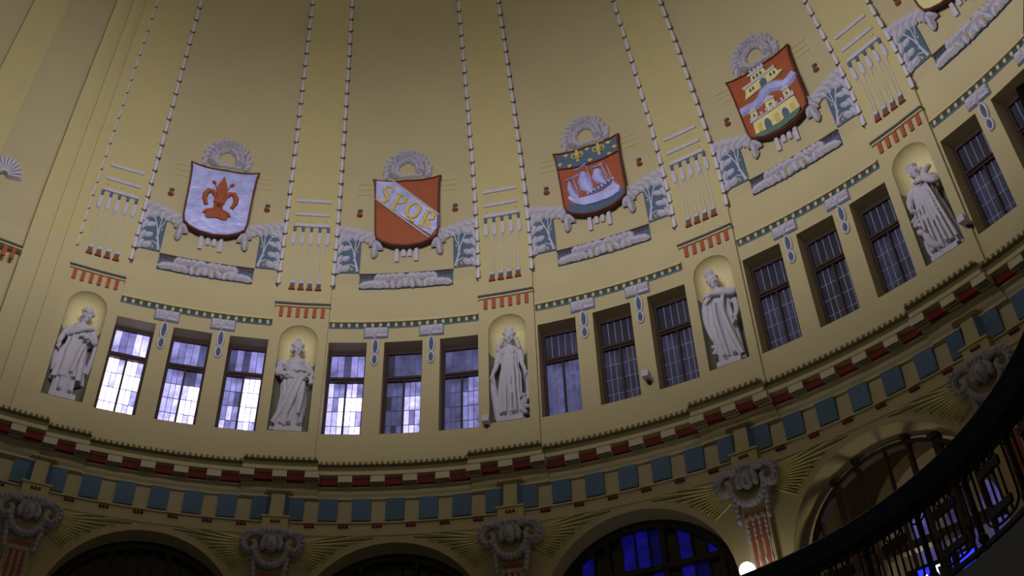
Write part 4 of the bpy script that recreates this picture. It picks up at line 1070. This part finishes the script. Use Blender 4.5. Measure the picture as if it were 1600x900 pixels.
def finish_statue(q, u, plinth_w, label, name='statue', rot=0, extra=None):
    me = q.mesh('statue_raw'); tmp = bpy.data.objects.new('tmp', me); COL.objects.link(tmp)
    r = tmp.modifiers.new('r', 'REMESH'); r.mode = 'VOXEL'; r.voxel_size = .0085; r.use_smooth_shade = True
    sm_ = tmp.modifiers.new('s', 'SMOOTH'); sm_.factor = .5; sm_.iterations = 1
    dg = bpy.context.evaluated_depsgraph_get(); me2 = bpy.data.meshes.new_from_object(tmp.evaluated_get(dg))
    bpy.data.objects.remove(tmp); me2.name = 'figure'; me2.materials.clear(); me2.materials.append(stat)
    me2.polygons.foreach_set('use_smooth', [True]*len(me2.polygons))
    a = TH0+u*BE; R0 = 10.07
    root = bpy.data.objects.new(name, None); COL.objects.link(root); root.location = (R0*sin(a), R0*cos(a), 11.0); root.rotation_euler = (0, 0, -a)
    tag(root, label, 'statue', 'statues in the niches')
    f = bpy.data.objects.new('figure', me2); COL.objects.link(f); f.parent = root; f.rotation_euler = (0, 0, rot)
    p = MB(ID); w_ = plinth_w
    for z0, z1, k_ in ((-.001, .07, 1), (.07, .085, .97), (.085, .10, .9)):
        P = [(x*k_, y*k_, z) for z in (z0, z1) for x, y in ((-w_, -.13), (w_, -.13), (w_*.9, .09), (-w_*.9, .09))]
        p.add(P, [(3, 2, 1, 0), (4, 5, 6, 7)]+[(i, (i+1) % 4, 4+(i+1) % 4, 4+i) for i in range(4)])
    obj('plinth', p, stat, root)
    return root
def foot(q, x, y, yaw=0):
    c, s = sin(yaw), -cos(yaw)
    q.tube([(x-c*.04, y-s*.04, .145, .035), (x+c*.05, y+s*.05, .125, .033), (x+c*.11, y+s*.11, .115, .020)], 8, sub=2)

# 1: wreathed figure, head turned right, sash across, tunic over an under-skirt
q = MB(ID)
robe(q, [(.08, -.02, 0, .16, .12, .03), (.3, -.02, 0, .155, .12, .035), (.42, -.02, 0, .15, .11, .02)], 10, 1)
robe(q, [(.36, 0, 0, .235, .15, .045), (.6, 0, 0, .215, .145, .035), (.85, -.01, 0, .20, .14, .03), (1.02, 0, 0, .165, .125, .02), (1.15, 0, 0, .16, .12, .018), (1.32, .01, 0, .18, .115, .012), (1.40, .01, 0, .12, .08, .004), (1.44, .01, 0, .05, .05, 0)], 9, 2)
q.tube([(.01, 0, 1.38, .052), (.015, -.01, 1.45, .045), (.02, -.02, 1.52, .045)], 10)
e = head(q, .03, -.03, 1.575, .45, .08)
for i in range(12): g = 2*pi*i/12; e(.085*cos(g), .01+.09*sin(g), .055+.01*(i % 2), .03, .03, .026)
for i in range(7): g = 2*pi*i/7; e(.05*cos(g), .02+.055*sin(g), .10, .034, .034, .03)
e(0, .02, .13, .045, .045, .03); e(.0, .07, -.03, .055, .05, .07)
q.tube([(-.15, 0, 1.33, .055), (-.22, -.02, 1.16, .05), (-.255, -.05, 1.02, .042), (-.25, -.10, .93, .03)], 10); hand(q, (-.25, -.11, .92), (-.1, -.2, -1), (.6, -.5, 0), 1.15)
q.tube([(.18, 0, 1.32, .055), (.25, -.02, 1.17, .05), (.25, -.10, 1.06, .042), (.16, -.17, 1.08, .03)], 10); hand(q, (.15, -.175, 1.085), (-1, -.1, .2), (0, .6, -.6), 1.15)
q.tube([(-.19, -.08, 1.12, .028), (-.06, -.155, 1.17, .032), (.08, -.15, 1.26, .034), (.18, -.05, 1.35, .034)], 8)
q.tube([(-.17, -.09, 1.17, .022), (-.04, -.15, 1.23, .026), (.09, -.14, 1.31, .026)], 8)
q.tube([(.27, -.03, 1.15, .035), (.29, -.04, .95, .045), (.28, -.02, .75, .05), (.25, 0, .55, .045)], 10)
q.tube([(-.26, -.08, .9, .03), (-.25, -.05, .7, .05), (-.22, 0, .5, .05)], 10)
q.tube([(.10, -.14, .95, .035), (.06, -.17, .7, .04), (.03, -.17, .42, .035)], 8)
foot(q, -.07, -.10); foot(q, .07, -.09, .2)
finish_statue(q, 0, .19, 'pale stone robed statue with a wreathed head, in the leftmost niche')
# 2: bare shouldered figure, robe sweeping to the lower left
q = MB(ID)
robe(q, [(.08, -.03, 0, .23, .13, .05), (.2, -.03, -.01, .20, .13, .05), (.45, .01, -.01, .185, .13, .045), (.7, .02, 0, .185, .14, .035), (.9, .0, 0, .19, .14, .025), (1.02, -.01, 0, .165, .125, .02), (1.12, -.01, 0, .13, .105, .006)], 9, 5)
robe(q, [(1.08, -.01, 0, .13, .10, .0), (1.2, -.01, -.01, .15, .115, .0), (1.30, -.01, -.01, .17, .105, 0), (1.38, .0, 0, .13, .075, 0), (1.42, .0, 0, .05, .05, 0)], 5, 6)
q.tube([(.0, 0, 1.37, .05), (.0, -.01, 1.44, .042), (.0, -.02, 1.52, .042)], 10)
e = head(q, .0, -.03, 1.575, .2, -.1)
for i in range(14): g = 2*pi*i/14; e(.078*cos(g), .02+.085*sin(g)*(1 if sin(g) > 0 else .55), .07, .03, .03, .03)
for i in range(9): g = pi*i/8; e(.095*cos(g), .05*sin(g)+.02, -.02+.03*(i % 2), .028, .03, .04)
e(0, .02, .12, .05, .05, .035); e(.0, -.01, .155, .03, .03, .025)
q.ell(-.065, -.095, 1.27, .05, .04, .048); q.ell(.06, -.095, 1.27, .05, .04, .048)
q.tube([(-.16, 0, 1.32, .055), (-.24, -.03, 1.19, .06), (-.26, -.08, 1.06, .055), (-.20, -.14, 1.01, .035)], 10); hand(q, (-.19, -.15, 1.0), (1, -.2, 0), (0, .5, -.7), 1.15, side=-1)
for i in range(8): q.ell(-.24+.03*rr.uniform(-1, 1), -.05+.03*rr.uniform(-1, 1), 1.06+.035*i, .055, .05, .03)
q.tube([(.15, 0, 1.32, .05), (.22, -.03, 1.19, .045), (.26, -.09, 1.08, .042), (.17, -.16, 1.08, .032), (.10, -.18, 1.08, .025)], 10); hand(q, (.09, -.18, 1.08), (-1, -.05, -.1), (0, .5, -.6), 1.15)
for i in range(7): q.ell(.255+.02*rr.uniform(-1, 1), -.08, 1.10-.035*i, .045, .05, .026)
q.tube([(-.2, -.12, 1.04, .035), (0, -.16, 1.0, .04), (.2, -.1, 1.02, .035)], 10)
q.tube([(-.2, -.1, .98, .03), (0, -.165, .95, .03), (.16, -.11, .97, .03)], 8)
q.tube([(.05, -.15, .95, .035), (-.03, -.17, .7, .045), (-.12, -.15, .4, .05), (-.24, -.10, .14, .04)], 10)
q.tube([(.12, -.13, .95, .03), (.06, -.16, .7, .038), (-.02, -.16, .4, .04), (-.12, -.13, .12, .035)], 10)
q.tube([(.16, -.1, .9, .03), (.15, -.14, .6, .035), (.12, -.13, .3, .035)], 8)
foot(q, .14, -.12, .6); foot(q, -.0, -.12)
finish_statue(q, 1, .21, 'pale stone statue of a bare-shouldered woman, robe gathered at the hips')
# 3: long-haired frontal figure, arms down and slightly out, holding drapery
q = MB(ID)
robe(q, [(.08, -.01, 0, .20, .13, .04), (.35, -.01, 0, .185, .13, .04), (.6, -.01, 0, .175, .13, .03), (.85, 0, 0, .165, .125, .022), (1.05, 0, 0, .135, .11, .012), (1.2, 0, 0, .145, .11, .008), (1.33, 0, 0, .16, .10, .006), (1.40, 0, 0, .11, .07, 0), (1.44, 0, 0, .05, .05, 0)], 13, 8)
q.tube([(.0, 0, 1.38, .05), (.0, -.01, 1.45, .042), (.0, -.02, 1.52, .042)], 10)
e = head(q, .01, -.035, 1.575, .12, .05)
for i in range(14): g = 2*pi*i/14; e(.078*cos(g), .02+.085*sin(g)*(1 if sin(g) > 0 else .55), .07, .03, .03, .03)
for x_ in (-.05, -.02, .02, .05): e(x_, -.01, .14, .02, .02, .03)
e(0, .02, .11, .06, .06, .04)
for s in (-1, 1):
    for i in range(9): q.ell(s*(.085+.010*i+.012*(i % 2)), .0-.05*(i > 4), 1.60-.032*i, .034, .04, .028)
    q.tube([(s*.15, 0, 1.34, .048), (s*.19, -.01, 1.2, .045), (s*.20, -.04, 1.06, .040), (s*.235, -.08, .93, .032), (s*.25, -.10, .86, .026)], 10)
    hand(q, (s*.25, -.10, .85), (s*.2, -.2, -1), (-s, 0, 0), 1.15, side=s)
    q.ell(s*.06, -.09, 1.26, .045, .035, .045)
q.tube([(-.25, -.10, .84, .035), (-.24, -.06, .6, .055), (-.21, -.03, .35, .06), (-.19, 0, .12, .06)], 10)
q.tube([(.27, -.10, .86, .03), (.28, -.06, .7, .045), (.29, -.02, .55, .055), (.26, 0, .40, .06)], 10)
for i in range(10): q.ell(.22+.05*rr.uniform(-1, 1), -.05+.04*rr.uniform(-1, 1), .14+.04*i*rr.uniform(.5, 1), .05, .05, .035)
for x_ in (-.09, -.04, .02, .07): q.tube([(x_, -.115, 1.0, .018), (x_*1.2, -.15, .6, .024), (x_*1.4, -.15, .12, .026)], 8)
foot(q, -.07, -.11); foot(q, .07, -.11)
finish_statue(q, 2, .20, 'pale stone statue of a long-haired woman with both arms lowered, straight gown')
# 4: mural crown, forearm raised across the chest, other arm hanging
q = MB(ID)
robe(q, [(.08, .02, 0, .19, .12, .04), (.35, .01, 0, .18, .125, .04), (.6, .0, 0, .185, .13, .035), (.85, -.01, 0, .19, .13, .03), (1.05, -.01, 0, .17, .12, .02), (1.2, 0, 0, .175, .12, .015), (1.33, .0, 0, .18, .11, .008), (1.40, -.01, 0, .12, .08, 0), (1.44, -.02, 0, .05, .05, 0)], 8, 12)
q.tube([(-.02, 0, 1.38, .05), (-.03, -.01, 1.45, .042), (-.04, -.02, 1.52, .042)], 10)
e = head(q, -.045, -.035, 1.57, -.25, -.12)
for i in range(12): g = 2*pi*i/12; e(.078*cos(g), .015+.085*sin(g)*(1 if sin(g) > 0 else .6), .055, .028, .028, .03)
for i in range(9): g = 2*pi*i/9; e(.058*cos(g), .02+.058*sin(g), .155, .019, .019, .055)
e(0, .02, .12, .06, .06, .06); e(0, .07, -.02, .06, .05, .07)
q.tube([(.17, 0, 1.33, .058), (.245, -.05, 1.25, .05), (.235, -.11, 1.18, .045), (.12, -.17, 1.19, .038), (-.04, -.19, 1.22, .028)], 10); hand(q, (-.05, -.19, 1.225), (-1, -.05, -.1), (0, .5, -.6), 1.15)
q.tube([(-.17, 0, 1.33, .055), (-.23, -.03, 1.16, .055), (-.24, -.05, .98, .055), (-.235, -.05, .8, .05), (-.20, -.05, .6, .04), (-.16, -.04, .45, .03)], 10)
q.tube([(.21, 0, 1.2, .05), (.23, -.02, 1.0, .045), (.23, -.07, .85, .04), (.20, -.10, .76, .03)], 10); hand(q, (.20, -.10, .75), (0, -.2, -1), (-1, 0, 0), 1.15, side=-1)
for i in range(7): q.ell(-.18+.04*rr.uniform(-1, 1), -.06, .30+.035*i, .04, .045, .03)
q.tube([(.1, -.15, 1.15, .03), (.06, -.16, .9, .035), (.1, -.15, .6, .04), (.16, -.12, .3, .04), (.2, -.08, .12, .035)], 10)
q.tube([(-.05, -.15, 1.1, .03), (-.06, -.16, .8, .035), (-.04, -.15, .5, .035), (.0, -.13, .12, .035)], 10)
foot(q, -.03, -.11); foot(q, .10, -.11, .3)
finish_statue(q, 3, .18, 'pale stone statue with a tall tower crown, one arm folded across the chest')
# 5: curly-haired figure in a heavily pleated gown with a bundle, small creature at its feet
q = MB(ID)
robe(q, [(.08, .03, 0, .22, .13, .05), (.35, .02, 0, .205, .13, .045), (.6, .01, 0, .185, .13, .035), (.85, 0, 0, .175, .13, .028), (1.05, -.01, 0, .155, .12, .02), (1.2, -.01, 0, .16, .12, .014), (1.33, -.01, 0, .175, .11, .01), (1.40, -.01, 0, .12, .08, 0), (1.44, -.01, 0, .05, .05, 0)], 15, 15)
q.tube([(-.01, 0, 1.38, .052), (-.02, -.01, 1.45, .045), (-.03, -.02, 1.52, .045)], 10)
e = head(q, -.035, -.03, 1.575, -.3, -.08)
for i in range(30): 
    g = rr.uniform(0, 2*pi); f_ = rr.uniform(0, 1.3); cx_, cy_, cz_ = .088*sin(f_)*cos(g), .095*sin(f_)*sin(g), .10*cos(f_)
    if cy_ < -.05 and cz_ < .06: continue
    e(cx_, cy_+.01, cz_+.02, .026, .026, .024)
for i in range(8): g = pi*i/7; e(.08*cos(g), .045*sin(g)+.015, -.03, .028, .03, .035)
q.tube([(.17, 0, 1.34, .055), (.25, -.04, 1.2, .052), (.22, -.14, 1.14, .042), (.12, -.19, 1.20, .03)], 10); hand(q, (.11, -.19, 1.21), (-.9, 0, .5), (0, .5, -.6), 1.15)
q.tube([(.24, -.12, 1.42, .03), (.18, -.16, 1.36, .045), (.14, -.17, 1.28, .05), (.20, -.15, 1.18, .055), (.26, -.12, 1.2, .04)], 10)
q.tube([(-.17, 0, 1.33, .055), (-.24, -.03, 1.17, .055), (-.245, -.07, 1.03, .045), (-.21, -.12, .93, .032)], 10); hand(q, (-.205, -.125, .92), (.3, -.4, -1), (1, 0, 0), 1.15)
for i in range(11): q.ell(-.21+.04*rr.uniform(-1, 1), -.09+.03*rr.uniform(-1, 1), .95-.04*i, .042, .045, .034)
for j, x_ in enumerate((-.12, -.07, -.02, .03, .08, .13)): q.tube([(x_*.6, -.13, 1.3, .014), (x_, -.14, 1.0, .020), (x_*1.25+.02, -.155, .6, .024), (x_*1.5+.05, -.15, .12, .026)], 8)
q.tube([(-.16, -.16, .42, .03), (-.12, -.18, .34, .05), (-.10, -.18, .24, .055), (-.05, -.17, .16, .05), (.02, -.15, .13, .03)], 10)
q.ell(-.15, -.19, .44, .045, .045, .045); q.tube([(-.19, -.13, .35, .025), (-.2, -.1, .2, .03), (-.18, -.08, .1, .03)], 8)
foot(q, .1, -.12, .3)
finish_statue(q, 4, .20, 'pale stone statue with curly hair in a pleated gown, holding a bundle at the shoulder')
